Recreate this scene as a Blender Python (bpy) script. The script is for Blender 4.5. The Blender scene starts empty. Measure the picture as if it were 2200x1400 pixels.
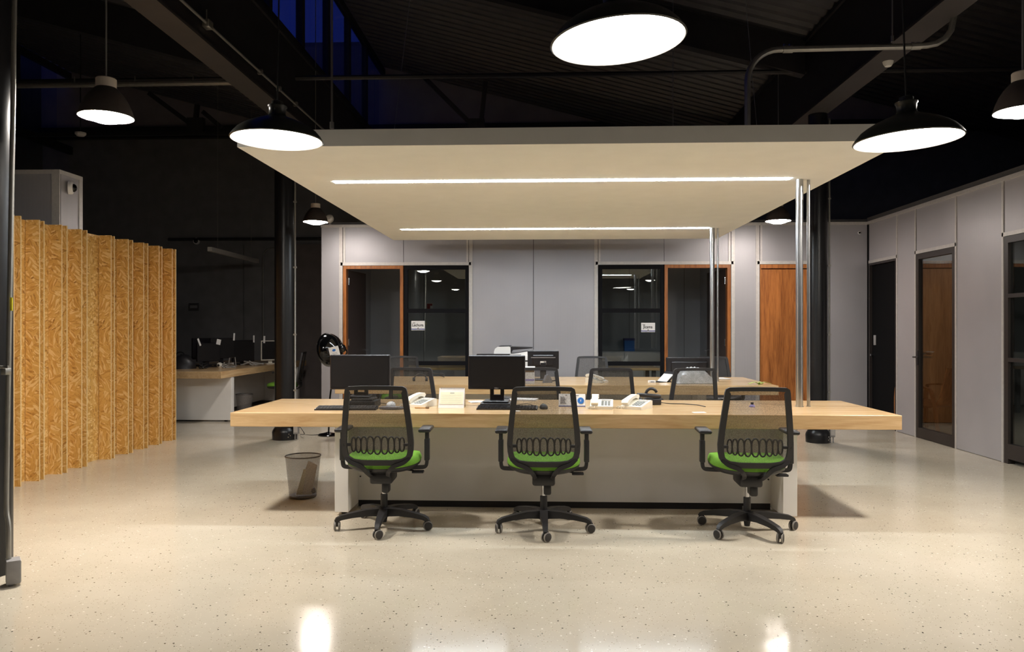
import bpy, bmesh, math, random
from mathutils import Matrix, Vector
random.seed(7)
PI = math.pi
S = bpy.context.scene
COL = S.collection
R = math.radians

# ------------------------------------------------------------------ camera, sky, exposure
FPX = 1650.0; YAW = math.atan(65 / 1650.0); CH = 1.35
cam = bpy.data.objects.new('camera', bpy.data.cameras.new('camera'))
COL.objects.link(cam); S.camera = cam
cam.data.sensor_width = 36.0; cam.data.lens = FPX / 2200 * 36
cam.data.shift_y = 6 / 2200
cam.data.clip_start = 0.05
cam.location = (0, 0, CH); cam.rotation_euler = (PI / 2, 0, YAW)

w = bpy.data.worlds.new('dusk_sky'); S.world = w; w.use_nodes = True
bg = w.node_tree.nodes['Background']
bg.inputs[0].default_value = (0.03, 0.07, 0.55, 1); bg.inputs[1].default_value = 0.13
S.view_settings.view_transform = 'Standard'; S.view_settings.look = 'None'
S.view_settings.gamma = 1; S.view_settings.use_curve_mapping = False
S.view_settings.exposure = 0.42
STRIP_POWER = 58.0      # canopy strips, cool white
BIG_LAMP = 10.5         # large pendants
SMALL_LAMP = 330.0       # small pendants, warm

# ------------------------------------------------------------------ photograph to place
_s, _c = math.sin(YAW), math.cos(YAW)
def ray(px, py):
    u = (px - 1100) / FPX; v = -(py - 706) / FPX
    return Vector((-_s + u * _c, _c + u * _s, v))
def G(px, py, z=0.0):                     # point on the level plane z
    d = ray(px, py); t = (z - CH) / d.z
    return Vector((d.x * t, d.y * t, z))
def P(px, py, Y):                         # point on the plane y = Y
    d = ray(px, py); t = Y / d.y
    return Vector((d.x * t, Y, CH + d.z * t))
def PX(px, Y): return P(px, 706, Y).x
def XW(px, py, x):                        # point on the plane x = x
    d = ray(px, py); t = x / d.x
    return Vector((x, d.y * t, CH + d.z * t))

# ------------------------------------------------------------------ mesh collecting
class MB:
    def __init__(s): s.v = []; s.f = []
    def add(s, vs, fs, M=None):
        o = len(s.v)
        for p in vs:
            p = Vector(p)
            s.v.append(tuple(M @ p) if M else tuple(p))
        s.f += [tuple(i + o for i in f) for f in fs]
        return s
    def box(s, x0, x1, y0, y1, z0, z1, M=None):
        vs = [(x, y, z) for z in (z0, z1) for y in (y0, y1) for x in (x0, x1)]
        return s.add(vs, [(0,2,3,1),(4,5,7,6),(0,1,5,4),(2,6,7,3),(0,4,6,2),(1,3,7,5)], M)
    def rbox(s, x0, x1, y0, y1, z0, z1, b=0.005, seg=2, M=None):
        bm = bmesh.new(); bmesh.ops.create_cube(bm, size=1)
        for v in bm.verts:
            v.co = ((x0+x1)/2 + v.co.x*(x1-x0), (y0+y1)/2 + v.co.y*(y1-y0), (z0+z1)/2 + v.co.z*(z1-z0))
        bmesh.ops.bevel(bm, geom=bm.edges[:], offset=b, segments=seg, profile=0.5, affect='EDGES')
        bm.verts.index_update()
        s.add([v.co.copy() for v in bm.verts], [tuple(v.index for v in f.verts) for f in bm.faces], M)
        bm.free(); return s
    def lathe(s, prof, n=24, M=None, close=False):
        vs = []; fs = []
        for r, z in prof:
            for i in range(n):
                a = 2*PI*i/n; vs.append((r*math.cos(a), r*math.sin(a), z))
        m = len(prof)
        for j in range(m-1):
            for i in range(n):
                k = (i+1) % n
                fs.append((j*n+i, j*n+k, (j+1)*n+k, (j+1)*n+i))
        if close:
            fs.append(tuple(reversed(range(n)))); fs.append(tuple((m-1)*n+i for i in range(n)))
        return s.add(vs, fs, M)
    def cyl(s, p0, p1, r0, r1=None, n=14):
        p0 = Vector(p0); p1 = Vector(p1); d = p1 - p0
        q = Vector((0,0,1)).rotation_difference(d.normalized()).to_matrix().to_4x4()
        return s.lathe([(r0, 0), (r0 if r1 is None else r1, d.length)], n, Matrix.Translation(p0) @ q, True)
    def tube(s, path, r, n=8):
        path = [Vector(p) for p in path]; N = len(path); vs = []; fs = []
        t0 = (path[1]-path[0]).normalized()
        up = Vector((0,0,1)) if abs(t0.z) < 0.9 else Vector((1,0,0))
        nv = (up - t0*up.dot(t0)).normalized()
        for i, p in enumerate(path):
            t = (path[min(i+1,N-1)] - path[max(i-1,0)]).normalized()
            nv = (nv - t*nv.dot(t)); nv = nv.normalized() if nv.length > 1e-6 else t.orthogonal().normalized()
            b = t.cross(nv)
            rr = r[i] if isinstance(r, (list, tuple)) else r
            for k in range(n):
                a = 2*PI*k/n; vs.append(p + (nv*math.cos(a) + b*math.sin(a))*rr)
        for i in range(N-1):
            for k in range(n):
                q = (k+1) % n; fs.append((i*n+k, i*n+q, (i+1)*n+q, (i+1)*n+k))
        fs.append(tuple(reversed(range(n)))); fs.append(tuple((N-1)*n+k for k in range(n)))
        return s.add(vs, fs)
    def strap(s, path, side, w, h):       # flat bar along a path; w along side, h across
        path = [Vector(p) for p in path]; N = len(path); vs = []; fs = []; side = Vector(side).normalized()
        for i, p in enumerate(path):
            t = (path[min(i+1,N-1)] - path[max(i-1,0)]).normalized(); nn = t.cross(side).normalized()
            ww = w[i] if isinstance(w, (list, tuple)) else w; hh = h[i] if isinstance(h, (list, tuple)) else h
            for a, b in ((-1,-1),(1,-1),(1,1),(-1,1)): vs.append(p + side*a*ww/2 + nn*b*hh/2)
        for i in range(N-1):
            for k in range(4): fs.append((i*4+k, i*4+(k+1)%4, (i+1)*4+(k+1)%4, (i+1)*4+k))
        fs.append((3,2,1,0)); fs.append(tuple((N-1)*4+k for k in range(4)))
        return s.add(vs, fs)
    def prism(s, pts, a0, a1, axis='y', M=None):   # pts 2D outline; axis y: (x,z), x: (y,z), z: (x,y)
        n = len(pts)
        def q(p, a): return {'y': (p[0], a, p[1]), 'x': (a, p[0], p[1]), 'z': (p[0], p[1], a)}[axis]
        vs = [q(p, a0) for p in pts] + [q(p, a1) for p in pts]
        fs = [tuple(range(n)), tuple(reversed(range(n, 2*n)))] + [(i, n+i, n+(i+1)%n, (i+1)%n) for i in range(n)]
        return s.add(vs, fs, M)
    def mesh(s, name, sharp=35):
        me = bpy.data.meshes.new(name); me.from_pydata(s.v, [], s.f); me.update()
        bm = bmesh.new(); bm.from_mesh(me); bmesh.ops.recalc_face_normals(bm, faces=bm.faces[:]); bm.to_mesh(me); bm.free()
        me.shade_smooth(); me.set_sharp_from_angle(angle=R(sharp))
        return me
    def build(s, name, mat, parent=None, M=None, label=None, sharp=35):
        o = bpy.data.objects.new(name, s.mesh(name, sharp)); COL.objects.link(o)
        o.data.materials.append(mat)
        if parent: o.parent = parent
        if M is not None: o.matrix_basis = M
        if label: o['label'] = label
        return o
def arc(c, r, a0, a1, n, plane='xz'):
    out = []
    for i in range(n+1):
        a = R(a0 + (a1-a0)*i/n); p = Vector(c)
        e = (r*math.cos(a), r*math.sin(a))
        p += Vector((e[0],0,e[1])) if plane == 'xz' else Vector((e[0],e[1],0)) if plane == 'xy' else Vector((0,e[0],e[1]))
        out.append(p)
    return out
def bez(pts, n=12):                        # smooth path through points (Catmull-Rom)
    P_ = [Vector(p) for p in pts]; P_ = [2*P_[0]-P_[1]] + P_ + [2*P_[-1]-P_[-2]]; out = []
    for i in range(1, len(P_)-2):
        a, b, c, d = P_[i-1], P_[i], P_[i+1], P_[i+2]
        for k in range(n):
            t = k/n
            out.append(0.5*((2*b) + (c-a)*t + (2*a-5*b+4*c-d)*t*t + (3*b-a-3*c+d)*t**3))
    out.append(P_[-2]); return out
def tag(o, label, cat, group=None, kind=None):
    o['label'] = label; o['category'] = cat
    if group: o['group'] = group
    if kind: o['kind'] = kind
    return o
def thing(name, label, cat, loc=(0,0,0), rz=0, group=None, kind=None):
    o = bpy.data.objects.new(name, None); COL.objects.link(o); o.empty_display_size = 0.1
    o.location = loc; o.rotation_euler = (0, 0, rz)
    return tag(o, label, cat, group, kind)
def dup(root, label, loc, rz=0, group=None):
    r = root.copy(); COL.objects.link(r); r.location = loc; r.rotation_euler = (0, 0, rz); r['label'] = label
    if group: r['group'] = group
    for ch in list(root.children):
        c = ch.copy(); COL.objects.link(c); c.parent = r
        for g in list(ch.children):
            d = g.copy(); COL.objects.link(d); d.parent = c
    return r
def text(body, size, mat, parent, M, name='lettering', ext=0.0004):
    cu = bpy.data.curves.new(name, 'FONT'); cu.body = body; cu.size = size; cu.extrude = ext; cu.offset = size*0.018
    cu.align_x = 'CENTER'; cu.align_y = 'CENTER'; cu.resolution_u = 3
    t = bpy.data.objects.new(name, cu); COL.objects.link(t)
    me = bpy.data.meshes.new_from_object(t.evaluated_get(bpy.context.evaluated_depsgraph_get()))
    bpy.data.objects.remove(t); bpy.data.curves.remove(cu)
    o = bpy.data.objects.new(name, me); COL.objects.link(o); me.materials.clear(); me.materials.append(mat)
    o.parent = parent; o.matrix_basis = M
    return o
FACE = Matrix.Rotation(PI/2, 4, 'X')       # lettering in the xy plane -> stands up, reads from -y

# ------------------------------------------------------------------ materials
def srgb(r, g, b):
    f = lambda c: (c/255/12.92) if c/255 <= 0.04045 else ((c/255+0.055)/1.055)**2.4
    return (f(r), f(g), f(b), 1)
def base(name, rough=0.5, metal=0.0, spec=0.5):
    m = bpy.data.materials.new(name); m.use_nodes = True
    nt = m.node_tree; b = nt.nodes['Principled BSDF']
    b.inputs['Roughness'].default_value = rough; b.inputs['Metallic'].default_value = metal
    b.inputs['Specular IOR Level'].default_value = spec
    return m, nt, b
def N(nt, t, **k):
    n = nt.nodes.new(t)
    for a, v in k.items():
        if a in ('operation', 'data_type', 'blend_type', 'feature', 'wave_type', 'bands_direction', 'rotation_type', 'distance', 'wave_profile'): setattr(n, a, v)
        else: n.inputs[a].default_value = v
    return n
def ramp(nt, stops, interp='LINEAR'):
    n = nt.nodes.new('ShaderNodeValToRGB'); cr = n.color_ramp; cr.interpolation = interp
    while len(cr.elements) > 1: cr.elements.remove(cr.elements[-1])
    cr.elements[0].position = stops[0][0]; cr.elements[0].color = stops[0][1]
    for p, c in stops[1:]:
        e = cr.elements.new(p); e.color = c
    return n
def coords(nt, scale=(1,1,1)):
    tc = nt.nodes.new('ShaderNodeTexCoord'); mp = nt.nodes.new('ShaderNodeMapping'); mp.inputs['Scale'].default_value = scale
    nt.links.new(tc.outputs['Object'], mp.inputs['Vector']); return mp
def plain(name, col, rough=0.5, metal=0.0, var=0.06, scale=30, bump=0.0, spec=0.5):
    m, nt, b = base(name, rough, metal, spec); L = nt.links.new
    mp = coords(nt); nz = N(nt, 'ShaderNodeTexNoise', Scale=scale, Detail=3.0); L(mp.outputs[0], nz.inputs['Vector'])
    lo = tuple(c*(1-var) for c in col[:3]) + (1,); hi = tuple(min(1, c*(1+var)) for c in col[:3]) + (1,)
    rp = ramp(nt, [(0.3, lo), (0.7, hi)]); L(nz.outputs['Fac'], rp.inputs[0]); L(rp.outputs[0], b.inputs['Base Color'])
    if bump:
        bp = N(nt, 'ShaderNodeBump', Strength=bump, Distance=0.002); L(nz.outputs['Fac'], bp.inputs['Height']); L(bp.outputs[0], b.inputs['Normal'])
    return m
def emit(name, col, power):
    m, nt, b = base(name, 0.5)
    b.inputs['Base Color'].default_value = (0.8, 0.8, 0.8, 1)
    b.inputs['Emission Color'].default_value = col; b.inputs['Emission Strength'].default_value = power
    return m
def ribbed(name, col, axis, rough=0.42, metal=0.35, pitch=0.012, strength=0.35):
    m, nt, b = base(name, rough, metal); L = nt.links.new
    mp = coords(nt); wv = N(nt, 'ShaderNodeTexWave', wave_type='BANDS', bands_direction=axis, wave_profile='SIN', Scale=2*PI/20/pitch)
    L(mp.outputs[0], wv.inputs['Vector'])
    bp = N(nt, 'ShaderNodeBump', Strength=strength, Distance=0.0012); L(wv.outputs['Fac'], bp.inputs['Height']); L(bp.outputs[0], b.inputs['Normal'])
    nz = N(nt, 'ShaderNodeTexNoise', Scale=1.5, Detail=2.0); L(mp.outputs[0], nz.inputs['Vector'])
    rp = ramp(nt, [(0.3, tuple(c*0.95 for c in col[:3])+(1,)), (0.7, tuple(c*1.04 for c in col[:3])+(1,))])
    L(nz.outputs['Fac'], rp.inputs[0]); L(rp.outputs[0], b.inputs['Base Color'])
    return m
def wood(name, dark, light, grain, rough=0.35, scale=1.0, spec=0.4):
    m, nt, b = base(name, rough, 0, spec); L = nt.links.new
    mp = coords(nt, grain); n1 = N(nt, 'ShaderNodeTexNoise', Scale=3.0*scale, Detail=6.0, Roughness=0.62, Distortion=0.8)
    L(mp.outputs[0], n1.inputs['Vector'])
    n2 = N(nt, 'ShaderNodeTexNoise', Scale=16.0*scale, Detail=3.0); L(mp.outputs[0], n2.inputs['Vector'])
    mx = N(nt, 'ShaderNodeMath', operation='MULTIPLY_ADD'); mx.inputs[1].default_value = 0.3
    L(n2.outputs['Fac'], mx.inputs[0]); L(n1.outputs['Fac'], mx.inputs[2])
    rp = ramp(nt, [(0.42, dark), (0.6, tuple((a+c)/2 for a, c in zip(dark, light))), (0.82, light)])
    L(mx.outputs[0], rp.inputs[0]); L(rp.outputs[0], b.inputs['Base Color'])
    bp = N(nt, 'ShaderNodeBump', Strength=0.06, Distance=0.001); L(n2.outputs['Fac'], bp.inputs['Height']); L(bp.outputs[0], b.inputs['Normal'])
    return m
def seethrough(name, col, cover, rough=0.6):
    m = bpy.data.materials.new(name); m.use_nodes = True; nt = m.node_tree; L = nt.links.new
    b = nt.nodes['Principled BSDF']; b.inputs['Base Color'].default_value = col; b.inputs['Roughness'].default_value = rough
    t = nt.nodes.new('ShaderNodeBsdfTransparent'); mx = nt.nodes.new('ShaderNodeMixShader')
    mp = coords(nt, (1,1,1)); ck = N(nt, 'ShaderNodeTexNoise', Scale=220.0, Detail=1.0); L(mp.outputs[0], ck.inputs['Vector'])
    mr = nt.nodes.new('ShaderNodeMapRange'); mr.inputs['To Min'].default_value = cover-0.12; mr.inputs['To Max'].default_value = cover+0.12
    mr.inputs['From Min'].default_value = 0.3; mr.inputs['From Max'].default_value = 0.7
    L(ck.outputs['Fac'], mr.inputs['Value']); L(mr.outputs[0], mx.inputs[0]); L(t.outputs[0], mx.inputs[1]); L(b.outputs[0], mx.inputs[2])
    L(mx.outputs[0], nt.nodes['Material Output'].inputs[0]); return m
def glass(name, tint, ior=1.5, rough=0.0):
    m = bpy.data.materials.new(name); m.use_nodes = True; nt = m.node_tree; L = nt.links.new
    nt.nodes.remove(nt.nodes['Principled BSDF'])
    t = nt.nodes.new('ShaderNodeBsdfTransparent'); t.inputs[0].default_value = tint
    g = nt.nodes.new('ShaderNodeBsdfGlossy'); g.inputs['Roughness'].default_value = rough; g.inputs['Color'].default_value = (0.9,0.95,0.93,1)
    f0 = ((ior-1)/(ior+1))**2                # Schlick reflectance, the same on both faces of the pane
    ge = nt.nodes.new('ShaderNodeNewGeometry'); dt = N(nt, 'ShaderNodeVectorMath', operation='DOT_PRODUCT')
    L(ge.outputs['Incoming'], dt.inputs[0]); L(ge.outputs['Normal'], dt.inputs[1])
    ab = N(nt, 'ShaderNodeMath', operation='ABSOLUTE'); L(dt.outputs['Value'], ab.inputs[0])
    om = N(nt, 'ShaderNodeMath', operation='SUBTRACT'); om.inputs[0].default_value = 1.0; L(ab.outputs[0], om.inputs[1])
    pw = N(nt, 'ShaderNodeMath', operation='POWER'); pw.inputs[1].default_value = 5.0; L(om.outputs[0], pw.inputs[0])
    fr = N(nt, 'ShaderNodeMath', operation='MULTIPLY_ADD'); fr.inputs[1].default_value = 1-f0; fr.inputs[2].default_value = f0; L(pw.outputs[0], fr.inputs[0])
    mx = nt.nodes.new('ShaderNodeMixShader'); L(fr.outputs[0], mx.inputs[0]); L(t.outputs[0], mx.inputs[1]); L(g.outputs[0], mx.inputs[2])
    L(mx.outputs[0], nt.nodes['Material Output'].inputs[0]); return m
def floor_mat():
    m, nt, b = base('polished_floor', 0.16, 0, 0.2); L = nt.links.new
    mp = coords(nt)
    big = N(nt, 'ShaderNodeTexNoise', Scale=0.7, Detail=5.0, Roughness=0.6); L(mp.outputs[0], big.inputs['Vector'])
    rp = ramp(nt, [(0.3, srgb(188,178,160)), (0.5, srgb(200,190,171)), (0.72, srgb(210,200,182))]); L(big.outputs['Fac'], rp.inputs[0])
    col = rp.outputs[0]
    for sc, thr, pick, cc in ((55.0, 0.25, 0.955, srgb(60,50,42)), (48.0, 0.24, 0.955, srgb(236,230,218)), (130.0, 0.30, 0.92, srgb(136,118,96)), (120.0, 0.32, 0.92, srgb(226,216,198))):
        mp2 = coords(nt); mp2.inputs['Location'].default_value = (sc, sc*2, 0)
        vo = N(nt, 'ShaderNodeTexVoronoi', Scale=sc); L(mp2.outputs[0], vo.inputs['Vector'])
        a = N(nt, 'ShaderNodeMath', operation='LESS_THAN'); a.inputs[1].default_value = thr; L(vo.outputs['Distance'], a.inputs[0])
        sp = nt.nodes.new('ShaderNodeSeparateColor'); L(vo.outputs['Color'], sp.inputs[0])
        g = N(nt, 'ShaderNodeMath', operation='GREATER_THAN'); g.inputs[1].default_value = pick; L(sp.outputs[0], g.inputs[0])
        mu = N(nt, 'ShaderNodeMath', operation='MULTIPLY'); L(a.outputs[0], mu.inputs[0]); L(g.outputs[0], mu.inputs[1])
        mx = nt.nodes.new('ShaderNodeMix'); mx.data_type = 'RGBA'; L(mu.outputs[0], mx.inputs['Factor']); L(col, mx.inputs['A']); mx.inputs['B'].default_value = cc
        col = mx.outputs['Result']
    L(col, b.inputs['Base Color'])
    rr = nt.nodes.new('ShaderNodeMapRange'); rr.inputs['To Min'].default_value = 0.09; rr.inputs['To Max'].default_value = 0.17
    L(big.outputs['Fac'], rr.inputs['Value']); L(rr.outputs[0], b.inputs['Roughness'])
    n2 = N(nt, 'ShaderNodeTexNoise', Scale=2.2, Detail=2.0); L(mp.outputs[0], n2.inputs['Vector'])
    bp = N(nt, 'ShaderNodeBump', Strength=0.05, Distance=0.01); L(n2.outputs['Fac'], bp.inputs['Height']); L(bp.outputs[0], b.inputs['Normal'])
    return m
def osb_mat(name='osb', off=0.0):
    m, nt, b = base(name, 0.5, 0, 0.35); L = nt.links.new
    mp = coords(nt); mp.inputs['Location'].default_value = (off, off*1.7, off*0.6)
    wn = N(nt, 'ShaderNodeTexNoise', Scale=9.0, Detail=2.0); L(mp.outputs[0], wn.inputs['Vector'])
    wa = N(nt, 'ShaderNodeVectorMath', operation='MULTIPLY_ADD'); wa.inputs[1].default_value = (0.05,0.05,0.05); L(wn.outputs['Color'], wa.inputs[0]); L(mp.outputs[0], wa.inputs[2])
    c1 = N(nt, 'ShaderNodeTexVoronoi', Scale=9.0); L(wa.outputs[0], c1.inputs['Vector'])
    sp = nt.nodes.new('ShaderNodeSeparateColor'); L(c1.outputs['Color'], sp.inputs[0])
    an = N(nt, 'ShaderNodeMath', operation='MULTIPLY'); an.inputs[1].default_value = PI; L(sp.outputs[0], an.inputs[0])
    ro = N(nt, 'ShaderNodeVectorRotate', rotation_type='Y_AXIS'); L(wa.outputs[0], ro.inputs['Vector']); L(an.outputs[0], ro.inputs['Angle'])
    st = nt.nodes.new('ShaderNodeMapping'); st.inputs['Scale'].default_value = (1.0, 2.5, 5.0); L(ro.outputs[0], st.inputs['Vector'])
    c2 = N(nt, 'ShaderNodeTexVoronoi', Scale=16.0); L(st.outputs[0], c2.inputs['Vector'])
    s2 = nt.nodes.new('ShaderNodeSeparateColor'); L(c2.outputs['Color'], s2.inputs[0])
    nz = N(nt, 'ShaderNodeTexNoise', Scale=60.0, Detail=3.0); L(st.outputs[0], nz.inputs['Vector'])
    mx = N(nt, 'ShaderNodeMath', operation='MULTIPLY_ADD'); mx.inputs[1].default_value = 0.35; L(nz.outputs['Fac'], mx.inputs[0]); L(s2.outputs[1], mx.inputs[2])
    rp = ramp(nt, [(0.14, srgb(140,96,46)), (0.22, srgb(196,145,72)), (0.5, srgb(214,165,88)), (0.95, srgb(222,177,102)), (1.2, srgb(236,200,136))])
    L(mx.outputs[0], rp.inputs[0]); L(rp.outputs[0], b.inputs['Base Color'])
    bp = N(nt, 'ShaderNodeBump', Strength=0.15, Distance=0.002); L(s2.outputs[1], bp.inputs['Height']); L(bp.outputs[0], b.inputs['Normal'])
    return m

M_FLOOR = floor_mat()
M_OSB = [osb_mat('osb_board_%d' % i, i*3.7) for i in range(4)]
M_OSBEDGE = plain('osb_cut_edge', srgb(228,196,140), 0.7, var=0.15, scale=90)
M_PANELX = ribbed('ribbed_grey_panel', srgb(171,169,173), 'X')
M_PANELY = ribbed('ribbed_grey_panel_side', srgb(176,173,176), 'Y')
M_CORE = plain('panel_core', srgb(70,68,70), 0.7)
M_TRIM = plain('aluminium_trim', srgb(196,192,188), 0.45, 0.3)
M_HALLF = plain('brightened_far_wall', srgb(128,127,128), 0.75, var=0.1, scale=4)  # the black paint lightened to grey, extra brightness put into the colour
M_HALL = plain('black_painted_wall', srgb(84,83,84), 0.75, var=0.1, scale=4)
M_HALLB = plain('light_tinted_cladding', srgb(120,111,109), 0.7, var=0.1, scale=4)  # brownish tint of the light put into the dark panel colour
M_GABLE = plain('gable_board', srgb(150,143,150), 0.8, var=0.08, scale=3)
M_STEEL = plain('black_painted_steel', srgb(44,42,44), 0.5, var=0.12, scale=8)
M_BEAM = plain('dark_grey_beam', srgb(64,60,60), 0.55, var=0.1, scale=5)
M_COLUMN = plain('black_column_paint', srgb(22,22,25), 0.32, var=0.1, scale=6)
M_ROOF = plain('dark_roof_sheet', srgb(84,82,86), 0.55, 0.2, var=0.1, scale=5)
M_CANOPY = plain('canopy_plaster', srgb(230,229,225), 0.85, var=0.02, scale=5)
M_OAK = wood('light_oak', srgb(186,148,102), srgb(218,186,142), (0.5, 7, 7), 0.2)
M_OAKY = wood('light_oak_lengthwise', srgb(186,148,102), srgb(218,186,142), (7, 0.5, 7), 0.2)
M_DOORWOOD = wood('reddish_door_wood', srgb(112,62,26), srgb(178,112,58), (9, 9, 0.7), 0.35, 0.8)
M_BROWNWOOD = wood('brown_wall_wood', srgb(150,116,82), srgb(186,150,112), (8, 8, 0.6), 0.4)
M_WHITE = plain('white_laminate', srgb(234,231,227), 0.4, var=0.02, scale=4)
M_BLACKMET = plain('black_window_frame', srgb(14,14,18), 0.7, spec=0.15)
M_DARKMET = plain('dark_bronze_frame', srgb(48,42,40), 0.45, 0.2)
M_LEAF = plain('dark_door_veneer', srgb(72,62,60), 0.5)
M_BLACKDOOR = plain('black_door_paint', srgb(7,7,9), 0.85, spec=0.15)
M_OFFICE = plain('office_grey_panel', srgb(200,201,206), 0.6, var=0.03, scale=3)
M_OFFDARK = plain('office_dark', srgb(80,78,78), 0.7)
M_GLASS = glass('window_glass', (0.75, 0.78, 0.78, 1), 1.7)
M_GLASS2 = glass('door_glass', (0.95, 0.95, 0.94, 1), 1.45)
M_POLY = glass('skylight_sheet', (0.85, 0.88, 1, 1), 1.3, 0.2)
M_PLASTIC = plain('black_plastic', srgb(34,33,36), 0.42, var=0.08, scale=40)
M_FRAMEP = plain('charcoal_chair_plastic', srgb(40,39,41), 0.5, var=0.06, scale=60)
M_MESH = seethrough('black_mesh_fabric', srgb(62,57,52), 0.58)
M_GREEN = plain('green_seat_fabric', srgb(106,158,44), 0.85, var=0.12, scale=160, bump=0.3)
M_CHROME = plain('chrome', srgb(205,205,208), 0.18, 1.0, var=0.02)
M_STEELP = plain('brushed_steel_pole', srgb(196,198,200), 0.28, 1.0, var=0.04, scale=20)
M_GALV = plain('galvanised_conduit', srgb(168,166,160), 0.4, 0.75, var=0.06, scale=25)
M_GREY = plain('grey_plastic', srgb(150,148,148), 0.5)
M_GREYRIM = plain('grey_caster_rim', srgb(150,146,140), 0.5)
M_TYRE = plain('dark_caster_wheel', srgb(58,55,54), 0.55)
M_BEIGE = plain('beige_phone_plastic', srgb(226,220,206), 0.4, var=0.02)
M_BUTTON = plain('phone_button_grey', srgb(168,172,172), 0.5)
M_PAPER = plain('white_paper', srgb(232,230,228), 0.8, var=0.02)
M_CREAM = plain('cream_calendar_page', srgb(236,232,206), 0.8, var=0.02)
M_BLUE = plain('print_blue', srgb(40,110,190), 0.6)
M_NAVY = plain('print_navy', srgb(60,66,130), 0.6)
M_INK = plain('print_ink', srgb(36,30,32), 0.7)
M_INKGREY = plain('print_grey', srgb(130,128,132), 0.7)
M_RED = plain('print_red', srgb(150,44,40), 0.6)
M_YELLOW = plain('yellow_label', srgb(236,220,40), 0.6)
M_SCREEN = plain('dark_screen', srgb(38,37,38), 0.22, var=0.02)
M_SCREENB = plain('monitor_bezel', srgb(26,24,28), 0.35, var=0.04)
M_BINMESH = seethrough('grey_wire_mesh', srgb(128,122,118), 0.46, 0.4)
M_BINRIM = plain('grey_bin_rim', srgb(96,92,90), 0.4, 0.5)
M_GLOSSBLK = plain('glossy_black_enamel', srgb(8,8,9), 0.08)
M_LAMPOUT = plain('dark_green_black_enamel', srgb(40,42,37), 0.3)
M_LAMPGREY = plain('dark_grey_lamp_shade', srgb(74,66,62), 0.5)
M_LAMPIN = plain('white_enamel', srgb(235,232,226), 0.4)
M_LAMPCAP = plain('pale_lamp_cap', srgb(196,184,172), 0.6)
M_STRIP = emit('strip_diffuser', (0.84, 0.93, 1.0, 1), STRIP_POWER)
M_BIGL = emit('big_lamp_diffuser', (1.0, 0.94, 0.87, 1), BIG_LAMP)
M_SMALLL = emit('small_lamp_diffuser', (1.0, 0.925, 0.83, 1), SMALL_LAMP)
M_SMALLN = emit('small_lamp_diffuser_near', (1.0, 0.925, 0.83, 1), SMALL_LAMP*0.08)
M_SMALLB = emit('small_lamp_diffuser_back', (1.0, 0.91, 0.83, 1), SMALL_LAMP*0.42)
M_CABLE = plain('black_cable', srgb(26,25,26), 0.5)
M_CABLEG = plain('grey_cable', srgb(150,146,140), 0.5)
M_PURPLE = plain('print_purple', srgb(150,140,196), 0.6)
M_BROWN = plain('flat_brown', srgb(120,96,70), 0.8)
M_BAG = plain('clear_wrapped_paper', srgb(206,206,206), 0.25, var=0.2, scale=14)
M_PLY = wood('chair_plywood', srgb(104,66,38), srgb(146,98,60), (5, 5, 1), 0.4)

# ================================================================== THE SETTING
YB = 11.20; XR = 4.66; WH = 2.84; DH = 2.28     # back wall, right wall, partition height, door height
YF = 15.0
def struct(name, mb, mat, label, cat='wall'):
    return tag(mb.build(name, mat), label, cat, kind='structure')

struct('floor', MB().box(-10.2, 10.2, -7.2, 15.4, -0.2, 0), M_FLOOR, 'polished beige speckled floor of the whole hall', 'floor')

# ---- hall shell
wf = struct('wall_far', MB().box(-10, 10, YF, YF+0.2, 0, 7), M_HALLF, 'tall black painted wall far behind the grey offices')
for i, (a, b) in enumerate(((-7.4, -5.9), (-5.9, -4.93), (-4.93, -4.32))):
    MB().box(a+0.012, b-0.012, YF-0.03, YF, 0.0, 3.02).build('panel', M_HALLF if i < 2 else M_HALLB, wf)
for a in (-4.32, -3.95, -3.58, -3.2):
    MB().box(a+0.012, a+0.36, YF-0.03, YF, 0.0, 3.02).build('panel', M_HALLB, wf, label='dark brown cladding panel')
MB().box(-10, 10, YF-0.12, YF, 5.12, 5.34).build('ledger', M_STEEL, wf)
MB().box(-10, 10, YF-0.04, YF-0.002, 5.36, 6.9).build('gable_panel', M_GABLE, wf)
MB().tube([(-7.4, YF-0.06, 3.12), (-3.1, YF-0.06, 3.12)], 0.03).build('rail', M_STEEL, wf)
struct('wall_near', MB().box(-10, 10, -7.2, -7, 0, 7), M_HALL, 'dark wall behind the viewer, seen only in the glass')
struct('wall_left', MB().box(-10.2, -10, -7, 15.2, 0, 7), M_HALL, 'dark side wall at the left end of the hall')
struct('wall_right', MB().box(10, 10.2, -7, 15.2, 0, 7), M_HALL, 'dark side wall at the right end of the hall')

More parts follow.
